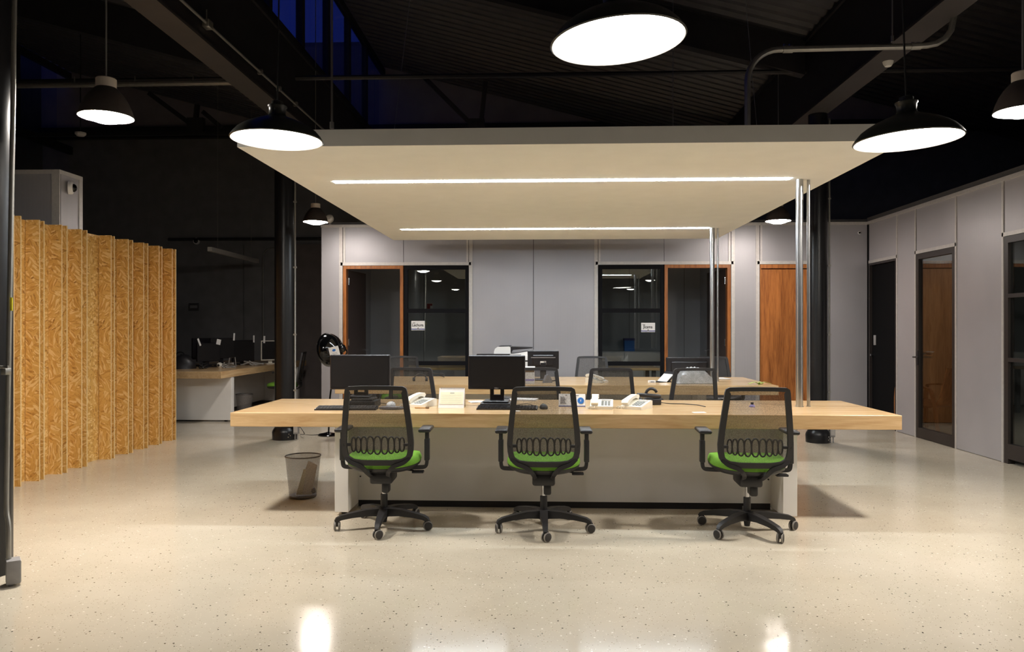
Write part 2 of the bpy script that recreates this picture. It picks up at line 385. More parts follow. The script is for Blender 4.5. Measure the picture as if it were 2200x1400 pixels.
# ---- sawtooth roof
RX = (-9.42, -3.12, 3.25, 9.62); ZT, ZV = 6.46, 4.78
def roofz(x):
    for a, b in zip(RX, RX[1:]):
        if a <= x <= b: return ZT + (ZV-ZT)*(x-a)/(b-a)
    return ZV
names = ('left', 'middle', 'right')
for k in range(3):
    a, b = RX[k], RX[k+1]
    vs, fs = [], []; n = 0; y = -7.0
    prof = []
    while y < YF:
        for dy, dz in ((0, 0), (0.07, 0), (0.10, 0.045), (0.17, 0.045)): prof.append((y+dy, dz))
        y += 0.20
    for (yy, dz) in prof:
        vs += [(a, yy, ZT+dz), (b, yy, ZV+dz)]
    for i in range(len(prof)-1): fs.append((2*i, 2*i+1, 2*i+3, 2*i+2))
    ro = struct('ceiling', MB().add(vs, fs), M_ROOF, 'dark corrugated roof sheet sloping down to the right over the %s bay' % names[k], 'roof')
    ro.name = 'ceiling' if k == 0 else 'ceiling.%03d' % k
    # glazing on the tall side
    gz = thing('skylight', 'blue dusk lit upright skylight strip above the %s roof girder' % names[k], 'skylight', (a, 0, 0), kind='structure')
    MB().box(-0.04, 0.04, -7, YF, ZV+0.05, ZV+0.2).box(-0.04, 0.04, -7, YF, ZT-0.14, ZT-0.02).build('rail', M_STEEL, gz)
    y = -7.0
    while y < YF-0.5:
        MB().box(-0.045, 0.045, y-0.05, y+0.05, ZV+0.2, ZT-0.14).build('mullion', M_STEEL, gz)
        for q in range(3):
            y0 = y+0.05+q*0.367+0.006
            MB().box(-0.006, 0.006, y0, y0+0.355, ZV+0.2, ZT-0.14).build('pane', M_POLY, gz)
        y += 1.2
# girders over the column rows
def girder(name, x, label, mat):
    t = thing(name, label, 'beam', (x, 0, 0), kind='structure')
    MB().box(-0.13, 0.13, -7, YF, 3.90, 3.925).build('bottom_flange', mat, t)
    MB().box(-0.10, 0.10, -7, YF, 3.925, 4.76).build('web', M_STEEL, t)
    MB().box(-0.13, 0.13, -7, YF, 4.76, 4.80).build('top_flange', M_STEEL, t)
    return t
girder('trim_1', -3.12, 'long dark steel girder running away above the left columns', M_BEAM)
girder('trim_2', 3.25, 'long dark steel girder running away above the right columns', M_BEAM)
# rafters and ties
nr = 0
for yy, tie in ((4.1, 0), (9.3, 1)):
    for k in range(3):
        a, b = RX[k], RX[k+1]; nr += 1
        t = thing('rafter', 'black rafter under the %s roof slope, %s row' % (names[k], 'farther' if tie else 'nearer'), 'beam', (0, yy, 0), kind='structure')
        t.name = 'trim_%d' % (nr+2)
        MB().prism([(a+0.14, ZT-0.05), (b-0.14, ZV-0.02), (b-0.14, ZV-0.42), (a+0.14, ZT-0.5)], -0.07, 0.07).build('rafter_beam', M_STEEL, t)
        if tie: MB().tube([(a+0.1, 0, 4.42), (b-0.1, 0, 4.42)], 0.03).build('tie_rod', M_STEEL, t)
def brace(label, pts, node, Y, x0, x1):
    t = thing('truss_brace', label, 'brace', (0, Y, 0))
    for (a, b) in pts:
        pa, pb = P(*a, Y), P(*b, Y); d = (pb-pa).normalized(); nn = Vector((d.z, 0, -d.x))*0.035
        MB().prism([((pa+nn).x, (pa+nn).z), ((pb+nn).x, (pb+nn).z), ((pb-nn).x, (pb-nn).z), ((pa-nn).x, (pa-nn).z)], -0.03, 0.03).build('diagonal', M_STEEL, t)
    a, b = P(*node[0], Y), P(*node[1], Y)
    MB().box(a.x, b.x, -0.05, 0.05, b.z, a.z).build('gusset', M_STEEL, t)
    MB().box(x0, x1, -0.03, 0.03, b.z, b.z+0.06).build('bottom_chord', M_STEEL, t)
brace('black truss diagonals meeting at a gusset above the white canopy', [((905, 160), (1012, 266)), ((1043, 175), (1034, 262))], ((1006, 256), (1041, 300)), 12.6, -3.02, 3.14)
brace('black truss diagonals meeting at a gusset above the left lamp', [((320, 200), (412, 268)), ((424, 225), (420, 262)), ((436, 240), (476, 274))], ((404, 254), (438, 290)), 12.6, -9.3, -3.22)

# ---- back partition of grey ribbed panels
def X_(px): return PX(px, YB)
xs = {k: X_(k) for k in (690, 737, 867, 1007, 1146, 1285, 1427, 1570, 1632, 1765, 1858)}
core = MB()
for a, b in ((690, 737), (1007, 1285), (1570, 1632), (1765, 1858)): core.box(xs[a], XR if b == 1858 else xs[b], YB+0.02, YB+0.08, 0, WH)
for a, b in ((737, 1007), (1285, 1570), (1632, 1765)): core.box(xs[a], xs[b], YB+0.02, YB+0.08, DH, WH)
wb = struct('wall_back', core, M_CORE, 'grey ribbed metal panel partition with office windows behind the desks')
def panel(a, b, z0, z1, par=wb): MB().box(a+0.004, b-0.004, YB, YB+0.02, z0, z1).build('panel', M_PANELX, par)
for a, b in ((690, 737), (1007, 1146), (1146, 1285), (1570, 1632), (1765, 1858)): panel(xs[a], XR-0.003 if b == 1858 else xs[b], 0.005, WH)
for a, b in ((737, 867), (867, 1007), (1285, 1427), (1427, 1570), (1632, 1765)): panel(xs[a], xs[b], DH+0.005, WH)
MB().box(xs[690], XR, YB-0.02, YB+0.1, WH, WH+0.04).build('top_trim', M_TRIM, wb)
for a, b in ((737, 1007), (1285, 1570), (1632, 1765)):
    x0, x1 = xs[a], xs[b]
    MB().box(x0-0.035, x1+0.035, YB-0.012, YB, DH, DH+0.045).build('trim_strip', M_TRIM, wb)
    for x in (x0, x1):
        MB().box(x-0.055, x-0.004, YB-0.012, YB, 0, WH).box(x+0.004, x+0.035, YB-0.010, YB, DH+0.045, WH).build('trim_strip', M_TRIM, wb) if x == x0 else \
        MB().box(x+0.004, x+0.055, YB-0.012, YB, 0, WH).box(x-0.035, x-0.004, YB-0.010, YB, DH+0.045, WH).build('trim_strip', M_TRIM, wb)
# offices behind
OB = 14.2
struct('wall_office_back', MB().box(xs[690], XR, OB, OB+0.06, 0, WH), M_OFFICE, 'grey panel wall at the back of the dark offices')
for i, (px, lab) in enumerate(((690, 'outer side wall of the left office'), (1146, 'dividing wall between the two dark offices'), (1600, 'outer side wall of the right office'))):
    x = xs[690]+0.03 if px == 690 else X_(px)
    struct('wall_office_%d' % (i+1), MB().box(x-0.03, x+0.03, YB+0.09, OB, 0, WH), M_OFFICE, lab)
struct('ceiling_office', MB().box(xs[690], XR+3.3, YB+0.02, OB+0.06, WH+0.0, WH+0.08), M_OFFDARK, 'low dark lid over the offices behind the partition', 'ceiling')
for a in (-2.2, -0.9, 1.6, 2.6):
    s_ = MB().box(a-0.003, a+0.003, OB-0.002, OB, 0, WH).build('seam', M_CORE, bpy.data.objects['wall_office_back'])

def office_window(name, pa, pb, label, sign):
    x0, x1 = X_(pa), X_(pb)
    t = thing(name, label, 'window', ((x0+x1)/2, YB, 0), kind='structure')
    hw = (x1-x0)/2; fy0, fy1 = 0.0, 0.06
    for a, b in ((-hw+0.01, -hw+0.06), (hw-0.05, hw-0.005)): MB().box(a, b, fy0, fy1, 0, DH-0.004).build('frame_post', M_BLACKMET, t)
    bars = ((DH-0.06, DH-0.004), (1.585, 1.645), (0.815, 0.875), (0.0, 0.08))
    for a, b in bars: MB().box(-hw+0.06, hw-0.05, fy0, fy1, a, b).build('frame_bar', M_BLACKMET, t)
    for a, b in ((1.645, DH-0.06), (0.875, 1.585), (0.08, 0.815)): MB().box(-hw+0.06, hw-0.05, 0.028, 0.034, a, b).build('pane', M_GLASS, t)
    return t
office_window('window_1', 867, 1007, 'black framed office window beside the left open doorway', -1)
office_window('window_2', 1285, 1427, 'black framed office window beside the right open doorway', 1)

def doorway(name, pa, pb, label, hinge, ang):
    x0, x1 = X_(pa), X_(pb); cx = (x0+x1)/2; hw = (x1-x0)/2
    t = thing(name, label, 'door', (cx, YB, 0), kind='structure')
    MB().box(-hw+0.004, -hw+0.05, -0.012, 0.09, 0, DH-0.004).build('jamb', M_DOORWOOD, t)
    MB().box(hw-0.05, hw-0.004, -0.012, 0.09, 0, DH-0.004).build('jamb', M_DOORWOOD, t)
    MB().box(-hw+0.05, hw-0.05, -0.012, 0.09, DH-0.05, DH-0.004).build('door_head', M_DOORWOOD, t)
    w_ = 2*hw-0.11
    lf = bpy.data.objects.new('door_leaf', None)
    sg = 1 if hinge < 0 else -1
    M = Matrix.Translation((hinge*(hw-0.055), 0.09, 0)) @ Matrix.Rotation(ang, 4, 'Z')
    leaf = MB().box(0 if sg > 0 else -w_, w_ if sg > 0 else 0, 0, 0.04, 0.01, DH-0.06).build('door_leaf', M_LEAF, t, M)
    for z in (0.25, 1.1, 2.0): MB().cyl((0, -0.006, z), (0, -0.006, z+0.1), 0.011, n=8).build('hinge', M_CHROME, leaf)
    hx = sg*(w_-0.07)
    MB().tube([(hx, -0.0, 1.02), (hx, -0.05, 1.02), (hx-sg*0.11, -0.05, 1.02)], 0.009).tube([(hx, 0.04, 1.02), (hx, 0.09, 1.02), (hx-sg*0.11, 0.09, 1.02)], 0.009).build('handle', M_CHROME, leaf)
    return t
doorway('door_1', 737, 867, 'wood framed open doorway to the dark left office', -1, R(84))
doorway('door_2', 1427, 1570, 'wood framed open doorway to the dark right office', 1, R(-84))
# closed wooden door
x0, x1 = xs[1632], xs[1765]
t = thing('door_3', 'closed reddish wood door right of the steel poles', 'door', ((x0+x1)/2, YB, 0), kind='structure'); hw = (x1-x0)/2
for a, b in ((-hw+0.004, -hw+0.02), (hw-0.05, hw-0.004)): MB().box(a, b, -0.012, 0.08, 0, DH-0.004).build('jamb', M_DOORWOOD, t)
MB().box(-hw+0.02, hw-0.05, -0.012, 0.08, DH-0.06, DH-0.004).build('door_head', M_DOORWOOD, t)
lf = MB().box(-hw+0.023, hw-0.053, 0.02, 0.06, 0.01, DH-0.07).build('door_leaf', M_DOORWOOD, t)
MB().tube([(hw-0.12, 0.02, 1.02), (hw-0.12, -0.03, 1.02), (hw-0.22, -0.03, 1.02)], 0.009).build('handle', M_CHROME, lf)

# ---- right partition
Y1, Y2 = 10.30, YB-0.05      # black door
Y3, Y4 = 8.86, 9.76          # glass door
Y5, Y6 = 5.7, 7.94           # dark glazing
core = MB()
for a, b in ((2.0, Y5), (Y6, Y3), (Y4, Y1), (Y2, YB+0.08)): core.box(XR+0.02, XR+0.08, a, b, 0, WH)
for a, b in ((Y5, Y6), (Y3, Y4), (Y1, Y2)): core.box(XR+0.02, XR+0.08, a, b, DH, WH)
wr = struct('wall_side_right', core, M_CORE, 'grey ribbed metal panel partition along the right side')
def rpanel(a, b, z0, z1): MB().box(XR, XR+0.02, a+0.004, b-0.004, z0, z1).build('panel', M_PANELY, wr)
for a, b in ((2.0, 3.2), (3.2, 4.4), (4.4, Y5), (Y6, Y3), (Y4, Y1)): rpanel(a, b, 0.005, WH)
for a, b in ((Y5, (Y5+Y6)/2), ((Y5+Y6)/2, Y6), (Y3, Y4), (Y1, Y2)): rpanel(a, b, DH+0.005, WH)
MB().box(XR-0.02, XR+0.1, 2.0, YB, WH, WH+0.04).build('top_trim', M_TRIM, wr)
for a, b in ((Y5, Y6), (Y3, Y4), (Y1, Y2)):
    MB().box(XR-0.010, XR, a-0.03, b+0.03 if b < YB-0.1 else b, DH, DH+0.04).build('trim_strip', M_TRIM, wr)
    MB().box(XR-0.010, XR, a-0.035, a-0.004, 0, WH).build('trim_strip', M_TRIM, wr)
    if b < YB-0.1: MB().box(XR-0.010, XR, b+0.004, b+0.035, 0, WH).build('trim_strip', M_TRIM, wr)
# black door
t = thing('door_4', 'flush black door next to the back right corner', 'door', (XR, (Y1+Y2)/2, 0), kind='structure'); hw = (Y2-Y1)/2
for a, b in ((-hw+0.004, -hw+0.03), (hw-0.03, hw-0.004)): MB().box(-0.006, 0.07, a, b, 0, DH-0.004).build('jamb', M_DARKMET, t)
MB().box(-0.006, 0.07, -hw+0.03, hw-0.03, DH-0.03, DH-0.004).build('door_head', M_DARKMET, t)
lf = MB().box(0.03, 0.06, -hw+0.033, hw-0.033, 0.008, DH-0.034).build('door_leaf', M_BLACKDOOR, t)
MB().rbox(0.018, 0.03, hw-0.16, hw-0.10, 1.12, 1.26, 0.003).build('lock_plate', M_GREY, lf)
MB().cyl((0.03, hw-0.07, 0.98), (-0.01, hw-0.07, 0.98), 0.016, n=10).build('knob', M_CHROME, lf)
# glass door
t = thing('door_5', 'glass door in a dark bronze frame on the right wall', 'door', (XR, (Y3+Y4)/2, 0), kind='structure'); hw = (Y4-Y3)/2
for a, b in ((-hw+0.004, -hw+0.06), (hw-0.06, hw-0.004)): MB().box(-0.006, 0.05, a, b, 0.0, DH-0.004).build('frame_post', M_DARKMET, t)
for a, b in ((DH-0.07, DH-0.004), (0.005, 0.13)): MB().box(-0.006, 0.05, -hw+0.06, hw-0.06, a, b).build('frame_bar', M_DARKMET, t)
MB().box(0.018, 0.026, -hw+0.06, hw-0.06, 0.13, DH-0.07).build('pane', M_GLASS2, t)
MB().rbox(-0.014, -0.006, hw-0.055, hw-0.015, 0.9, 1.08, 0.003).tube([(-0.006, hw-0.035, 1.0), (-0.06, hw-0.035, 1.0), (-0.06, hw-0.16, 1.0)], 0.009).build('handle', M_PLASTIC, t)
MB().tube([(0.05, hw-0.035, 1.04), (0.1, hw-0.035, 1.04), (0.1, hw-0.17, 1.04)], 0.009).build('handle', M_CHROME, t)
# dark glazing at the right edge
t = thing('window_3', 'tall dark bronze framed glazing at the right edge', 'window', (XR, (Y5+Y6)/2, 0), kind='structure'); hw = (Y6-Y5)/2
for a, b in ((-hw+0.004, -hw+0.06), (-0.03, 0.03), (hw-0.07, hw-0.004)): MB().box(-0.006, 0.06, a, b, 0, DH-0.004).build('frame_post', M_DARKMET, t)
for z0, z1 in ((DH-0.07, DH-0.004), (1.66, 1.70), (1.02, 1.06), (0.05, 0.2)):
    for a, b in ((-hw+0.06, -0.03), (0.03, hw-0.07)): MB().box(-0.006, 0.05, a, b, z0, z1).build('frame_bar', M_DARKMET, t)
for z0, z1 in ((1.70, DH-0.07), (1.06, 1.66), (0.2, 1.02)):
    for a, b in ((-hw+0.06, -0.03), (0.03, hw-0.07)): MB().box(0.02, 0.026, a, b, z0, z1).build('pane', M_GLASS, t)
# room behind the right partition
struct('wall_room_end', MB().box(XR+0.09, 8.0, 10.98, 11.04, 0, DH-0.08), M_BROWNWOOD, 'brown wood wall seen through the glass door')
struct('trim_9', MB().box(XR+0.09, 8.0, 10.97, 11.05, DH-0.08, DH+0.02), M_DOORWOOD, 'wood rail along the top of the brown wood wall', 'trim')
struct('wall_room_upper', MB().box(XR+0.09, 8.0, 10.99, 11.03, DH+0.02, WH), M_OFFICE, 'grey strip above the brown wood wall')
struct('wall_room_side', MB().box(8.0, 8.06, 2.0, 11.04, 0, WH), M_OFFICE, 'dark wall deep inside the right hand room')
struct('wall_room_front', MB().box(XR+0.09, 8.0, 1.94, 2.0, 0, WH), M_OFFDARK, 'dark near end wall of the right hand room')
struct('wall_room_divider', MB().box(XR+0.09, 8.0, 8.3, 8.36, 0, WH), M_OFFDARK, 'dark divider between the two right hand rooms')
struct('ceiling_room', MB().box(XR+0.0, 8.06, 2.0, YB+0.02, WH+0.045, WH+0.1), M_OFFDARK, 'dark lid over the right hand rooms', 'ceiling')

# ---- grey panel block behind the wood fins, upper left
cx, cy = -4.615, 7.17
cy2 = XW(176, 380, cx).y; hz = P(128, 364, cy).z
cb = struct('wall_block', MB().box(-9.0, cx-0.02, cy+0.02, cy2-0.02, 0, hz-0.04), M_CORE, 'grey ribbed metal panel block rising behind the wood fins')
for a, b in ((-9.0, -7.85), (-7.85, -6.7), (-6.7, cx)): MB().box(a+0.004, b-0.004, cy, cy+0.02, 0.005, hz-0.04).build('panel', M_PANELX, cb)
MB().box(cx-0.02, cx, cy+0.024, cy2-0.024, 0.005, hz-0.04).build('panel', M_PANELY, cb)
MB().box(-9.0, cx+0.005, cy-0.006, cy2+0.006, hz-0.04, hz).build('top_trim', M_TRIM, cb)
MB().box(cx-0.07, cx+0.006, cy-0.008, cy, 0, hz-0.04).build('trim_strip', M_TRIM, cb)
MB().box(cx, cx+0.008, cy2-0.055, cy2, 0, hz-0.04).build('trim_strip', M_TRIM, cb)

# ================================================================== CANOPY
CZ = 2.5; CX0, CX1, CY0, CY1 = -1.93, 2.23, 4.79, 9.9
can = thing('ceiling_canopy', 'white floating ceiling canopy with two light strips above the desks', 'canopy', ((CX0+CX1)/2, (CY0+CY1)/2, CZ))
ox, oy = -(CX0+CX1)/2, -(CY0+CY1)/2
sx0, sx1 = -1.63, 1.90; SY = (5.96, 8.84); sw = 0.04
rows = [CY0, SY[0]-sw, SY[0]+sw, SY[1]-sw, SY[1]+sw, CY1]
m = MB()
for i in (0, 2, 4): m.box(CX0+ox, CX1+ox, rows[i]+oy, rows[i+1]+oy, 0, 0.03)
for i in (1, 3): m.box(CX0+ox, sx0+ox, rows[i]+oy, rows[i+1]+oy, 0, 0.03).box(sx1+ox, CX1+ox, rows[i]+oy, rows[i+1]+oy, 0, 0.03)
m.build('soffit', M_CANOPY, can)
m = MB()
for a in ((CX0, CX1, CY0, CY0+0.03), (CX0, CX1, CY1-0.03, CY1), (CX0, CX0+0.03, CY0+0.03, CY1-0.03), (CX1-0.03, CX1, CY0+0.03, CY1-0.03)):
    m.box(a[0]+ox, a[1]+ox, a[2]+oy, a[3]+oy, 0.03, 0.105)
m.build('fascia', M_CANOPY, can)
MB().box(CX0+0.03+ox, CX1-0.03+ox, CY0+0.03+oy, CY1-0.03+oy, 0.075, 0.1).build('deck', M_CANOPY, can)
for k, y in enumerate(SY):
    MB().box(sx0+ox, sx1+ox, y-sw+oy, y+sw+oy, -0.003, 0.012).build('light_strip', M_STRIP, can, label='glowing %s white light strip' % ('nearer', 'farther')[k])
# steel poles in pairs between desk and canopy
def pole(px, y, r, z0, label):
    x = PX(px, y)
    t = thing('steel_pole', label, 'pole', (x, y, z0), group='steel poles between desk and canopy')
    MB().cyl((0, 0, 0), (0, 0, CZ-z0), r, n=20).build('pole_tube', M_STEELP, t)
    MB().lathe([(r, 0), (r+0.004, 0), (r+0.004, 0.006), (r, 0.006)], 20).build('foot_ring', M_STEELP, t)
    if r > 0.02:
        MB().lathe([(r, CZ-z0-0.16), (r+0.003, CZ-z0-0.16), (r+0.003, CZ-z0-0.10), (r+0.0015, CZ-z0-0.1), (r+0.0015, CZ-z0), (r, CZ-z0)], 20).build('collar', M_STEELP, t)
pole(1717.5, 6.0, 0.0265, 0.75, 'thick steel pole on the near desk reaching the canopy')
pole(1737, 6.02, 0.0125, 0.75, 'thin steel pole beside the thick one on the near desk')
pole(1530, 8.86, 0.0265, 0.75, 'thick steel pole on the far desk reaching the canopy')
pole(1542, 8.88, 0.0115, 0.75, 'thin steel pole beside the thick one on the far desk')

# ================================================================== DESKS
def desk(name, label, x0, x1, y0, y1, lx0, lx1, ly0, ly1, group):
    t = thing(name, label, 'desk', ((x0+x1)/2, (y0+y1)/2, 0), group=group)
    a, b = -(x0+x1)/2, -(y0+y1)/2
    MB().rbox(x0+a, x1+a, y0+b, y1+b, 0.65, 0.75, 0.003, 1).build('desk_top', M_OAK, t)
    for k, x in enumerate((lx0, lx1-0.1)):
        lg = MB().rbox(x+a, x+0.1+a, ly0+b, ly1+b, 0.025, 0.65, 0.003, 1).build('leg', M_WHITE, t)
        for yy in (ly0+0.08, ly1-0.08):
            MB().cyl((x+0.05+a, yy+b, 0), (x+0.05+a, yy+b, 0.026), 0.022, n=12).build('foot', M_PLASTIC, lg)
    ym = ly0+0.29
    MB().box(lx0+0.1+a, lx1-0.1+a, ym+b, ym+0.03+b, 0.05, 0.65).build('modesty_panel', M_WHITE, t)
    MB().box(lx0+0.1+a, lx1-0.1+a, ym+0.012+b, ym+0.028+b, 0.0, 0.05).build('dark_base', M_PLASTIC, t)  # black strip standing in for the shaded gap below the panel
    for x in (lx0+0.1, lx1-0.1):
        s_ = 1 if x == lx0+0.1 else -1
        MB().cyl((x+a+s_*0.02, ym-0.002+b, 0.23), (x+a+s_*0.02, ym-0.012+b, 0.23), 0.006, n=8).build('screw', M_PLASTIC, t)
    return t
DX0, DX1 = -2.235, 2.49
desk('office_desk', 'long oak topped shared desk nearest the viewer, white legs', DX0, DX1, 5.42, 6.51, -1.50, 1.80, 5.5, 6.43, 'oak shared desks')
desk('office_desk', 'long oak topped shared desk behind the first, under the canopy', DX0, DX1, 8.2, 9.64, -1.50, 1.80, 8.5, 9.4, 'oak shared desks')
# the left desk runs away from the viewer
t = thing('office_desk', 'oak topped shared desk in the dark area beyond the wood fins', 'desk', (-5.25, 12.6, 0), group='oak shared desks')
MB().rbox(-0.75, 0.75, -2.0, 1.9, 0.65, 0.75, 0.003, 1).build('desk_top', M_OAKY, t)
for y in (-1.62, 1.4):
    lg = MB().rbox(-0.7, 0.74, y, y+0.1, 0.025, 0.65, 0.003, 1).build('leg', M_WHITE, t)
    for x in (-0.6, 0.64): MB().cyl((x, y+0.05, 0), (x, y+0.05, 0.026), 0.022, n=12).build('foot', M_PLASTIC, lg)
MB().box(0.10, 0.13, -1.52, 1.4, 0.05, 0.65).build('modesty_panel', M_WHITE, t)

# ================================================================== CHAIRS
def make_chair():
    t = thing('office_chair', 'x', 'chair')
    # star base and casters
    star = MB()
    star.lathe([(0.0, 0.135), (0.036, 0.135), (0.04, 0.125), (0.042, 0.075), (0.0, 0.07)], 18)
    Rr = 0.315
    for k in range(5):
        a = R(-90 + 72*k); d = Vector((math.cos(a), math.sin(a), 0)); sd = Vector((-d.y, d.x, 0))
        path = [d*0.02+Vector((0,0,.105)), d*0.12+Vector((0,0,.108)), d*0.22+Vector((0,0,.098)), d*0.29+Vector((0,0,.086)), d*Rr+Vector((0,0,.075)), d*(Rr+0.012)+Vector((0,0,.062))]
        star.strap(path, sd, [0.056, 0.048, 0.04, 0.034, 0.03, 0.02], [0.055, 0.044, 0.034, 0.03, 0.026, 0.016])
    star.build('star_base', M_FRAMEP, t)
    for k in range(5):
        a = R(-90 + 72*k); d = Vector((math.cos(a), math.sin(a), 0))
        roll = R((40, 15, 70, -30, 100)[k])
        M = Matrix.Translation(d*Rr) @ Matrix.Rotation(roll, 4, 'Z')
        c = MB().cyl((0,0,0.035), (0,0,0.08), 0.007, n=8).prism([(-0.012+0.0, 0.03), (0.012, 0.03), (0.03, 0.05), (0.02, 0.066), (-0.016, 0.066)], -0.006, 0.006).build('caster', M_PLASTIC, t, M)
        Q = Matrix.Translation((0.006, 0, 0.032)) @ Matrix.Rotation(PI/2, 4, 'X')
        wh = MB(); rim = MB()
        for s_ in (-1, 1):
            wh.lathe([(0.0, s_*0.022), (0.022, s_*0.022), (0.027, s_*0.02), (0.027, s_*0.007), (0.0, s_*0.007)], 18, Q)
            rim.lathe([(0.027, s_*0.019), (0.031, s_*0.017), (0.032, s_*0.013), (0.031, s_*0.009), (0.027, s_*0.008)], 18, Q)
        wh.build('wheel', M_TYRE, c); rim.build('tyre', M_GREYRIM, c)
    MB().lathe([(0.0, 0.035), (0.018, 0.035), (0.024, 0.07), (0.024, 0.225), (0.014, 0.228)], 16).build('column_sleeve', M_PLASTIC, t)
    MB().cyl((0,0,0.22), (0,0,0.315), 0.014, n=14).build('gas_lift', M_CHROME, t)
    MB().rbox(-0.075, 0.075, -0.13, 0.10, 0.315, 0.395, 0.016).rbox(0.0, 0.05, -0.10, -0.02, 0.25, 0.33, 0.012).build('tilt_mechanism', M_PLASTIC, t)
    MB().tube([(0.05, 0.02, 0.385), (0.16, 0.02, 0.385), (0.2, 0.02, 0.38)], 0.006).rbox(0.19, 0.27, -0.012, 0.045, 0.366, 0.382, 0.006).build('lever', M_PLASTIC, t)
    # seat
    def sup(r_, w_, d_, n=36, p=2.8):
        o = []
        for i in range(n):
            a = 2*PI*i/n; c_, s_ = math.cos(a), math.sin(a)
            o.append((w_*r_*math.copysign(abs(c_)**(2/p), c_), d_*r_*math.copysign(abs(s_)**(2/p), s_)))
        return o
    def cushion(rings):
        vs = []; fs = []; n = 36
        for r_, z in rings:
            for (x, y) in sup(r_, 0.247, 0.235): vs.append((x, y+0.035, z + 0.02*(abs(x)/0.247)**2*(1 if r_ < 0.99 else 0.6)))
        for j in range(len(rings)-1):
            for i in range(n): fs.append((j*n+i, j*n+(i+1)%n, (j+1)*n+(i+1)%n, (j+1)*n+i))
        fs.append(tuple(reversed(range(n)))); fs.append(tuple((len(rings)-1)*n+i for i in range(n)))
        return MB().add(vs, fs)
    cushion([(0.9, 0.425), (0.98, 0.428), (1.0, 0.445), (0.99, 0.463), (0.95, 0.478), (0.85, 0.485), (0.6, 0.484), (0.3, 0.482)]).build('seat', M_GREEN, t, sharp=60)
    cushion([(0.5, 0.388), (0.85, 0.395), (0.97, 0.412), (0.985, 0.427), (0.9, 0.43)]).build('seat_shell', M_PLASTIC, t, sharp=60)
    # backrest frame
    def hw(z):
        if z > 0.60: return 0.236 - (z-0.60)/0.39*0.042
        if z > 0.53: return 0.236
        return 0.236
    def by(z): return -0.205 - 0.10*((z-0.45)/0.54)**1.3*1.0 + 0.0
    yb = lambda z: -0.215 - 0.075*max(0, (z-0.47)/0.5)
    pts = []
    rc = 0.03
    side = [(0.225, 0.52), (0.233, 0.56), (0.236, 0.61), (0.23, 0.70), (0.219, 0.80), (0.207, 0.90), (0.202, 0.945)]
    loop = [(0.0, 0.462), (0.10, 0.462), (0.165, 0.470), (0.207, 0.492)] + side + [(0.196, 0.968), (0.176, 0.98), (0.10, 0.984), (0.0, 0.985)]
    full = loop + [(-x, z) for x, z in reversed(loop[1:-1])]
    vs = []; fs = []; n = len(full)
    def off(i):
        a, b = Vector(full[i-1]), Vector(full[(i+1) % n]); d = (b-a).normalized(); return Vector((-d.y, d.x))
    for i, (x, z) in enumerate(full):
        nn = off(i); wdt = 0.036 if abs(x) > 0.17 and z < 0.96 else 0.026
        if z < 0.48: wdt = 0.034
        for k, dy in ((0, -0.014), (wdt, -0.014), (wdt, 0.012), (0, 0.012)):
            q = Vector((x, z)) + nn*k
            curve = 0.045*(1-(q.x/0.24)**2)*(1 if z > 0.6 else 0.4)
            vs.append((q.x, yb(q.y)-0.03+0.035*(q.x/0.24)**2+dy, q.y))
    for i in range(n):
        j = (i+1) % n
        for k in range(4): fs.append((i*4+k, i*4+(k+1)%4, j*4+(k+1)%4, j*4+k))
    MB().add(vs, fs).build('back_frame', M_FRAMEP, t, sharp=50)
    # mesh skin
    vs = []; fs = []; NX, NZ = 12, 14
    def wid(z):
        tb = [(0.475, 0.17), (0.49, 0.205), (0.52, 0.222), (0.61, 0.232), (0.70, 0.226), (0.80, 0.215), (0.90, 0.203), (0.955, 0.196), (0.975, 0.18)]
        for (a, b), (c_, d_) in zip(tb, tb[1:]):
            if a <= z <= c_: return b + (d_-b)*(z-a)/(c_-a)
        return tb[-1][1]
    for j in range(NZ+1):
        z = 0.476 + (0.972-0.476)*j/NZ
        for i in range(NX+1):
            x = wid(z)*0.985*(2*i/NX-1); vs.append((x, yb(z)-0.03+0.035*(x/0.24)**2, z))
    for j in range(NZ):
        for i in range(NX): fs.append((j*(NX+1)+i, j*(NX+1)+i+1, (j+1)*(NX+1)+i+1, (j+1)*(NX+1)+i))
    MB().add(vs, fs).build('mesh_back', M_MESH, t)
    # lumbar grid: nine linked loops
    lum = MB()
    ws = [0.030, 0.034, 0.040, 0.045, 0.048, 0.045, 0.040, 0.034, 0.030]; x = -sum(ws)/2
    for i, w_ in enumerate(ws):
        cxx = x + w_/2; x += w_; hh = 0.046 + 0.012*math.cos((i-4)/4*PI/2)
        zc = 0.596 - 0.004*math.cos((i-4)/4*PI/2)
        pth = []
        for k in range(17):
            a = 2*PI*k/16; c_, s_ = math.cos(a), math.sin(a)
            xx = cxx + w_*0.5*math.copysign(abs(c_)**0.9, c_)
            pth.append((xx, yb(zc)+0.0-0.006+0.05*(xx/0.24)**2*0.6, zc + hh*math.copysign(abs(s_)**0.85, s_)))
        lum.tube(pth, 0.0056, 6)
    for s_ in (-1, 1): lum.box(min(s_*0.17, s_*0.222), max(s_*0.17, s_*0.222), yb(0.6)-0.015, yb(0.6)+0.01, 0.588, 0.604)
    lum.build('lumbar_grid', M_FRAMEP, t)
    # yoke from the mechanism to the frame
    yk = MB()
    for s_ in (-1, 1):
        yk.strap(bez([(s_*0.05, -0.09, 0.36), (s_*0.056, -0.16, 0.375), (s_*0.07, -0.235, 0.415), (s_*0.105, -0.25, 0.455), (s_*0.17, -0.24, 0.48), (s_*0.21, -0.228, 0.515)], 5), (0, 1, 0), 0.024, 0.026)
    yk.build('back_yoke', M_FRAMEP, t)
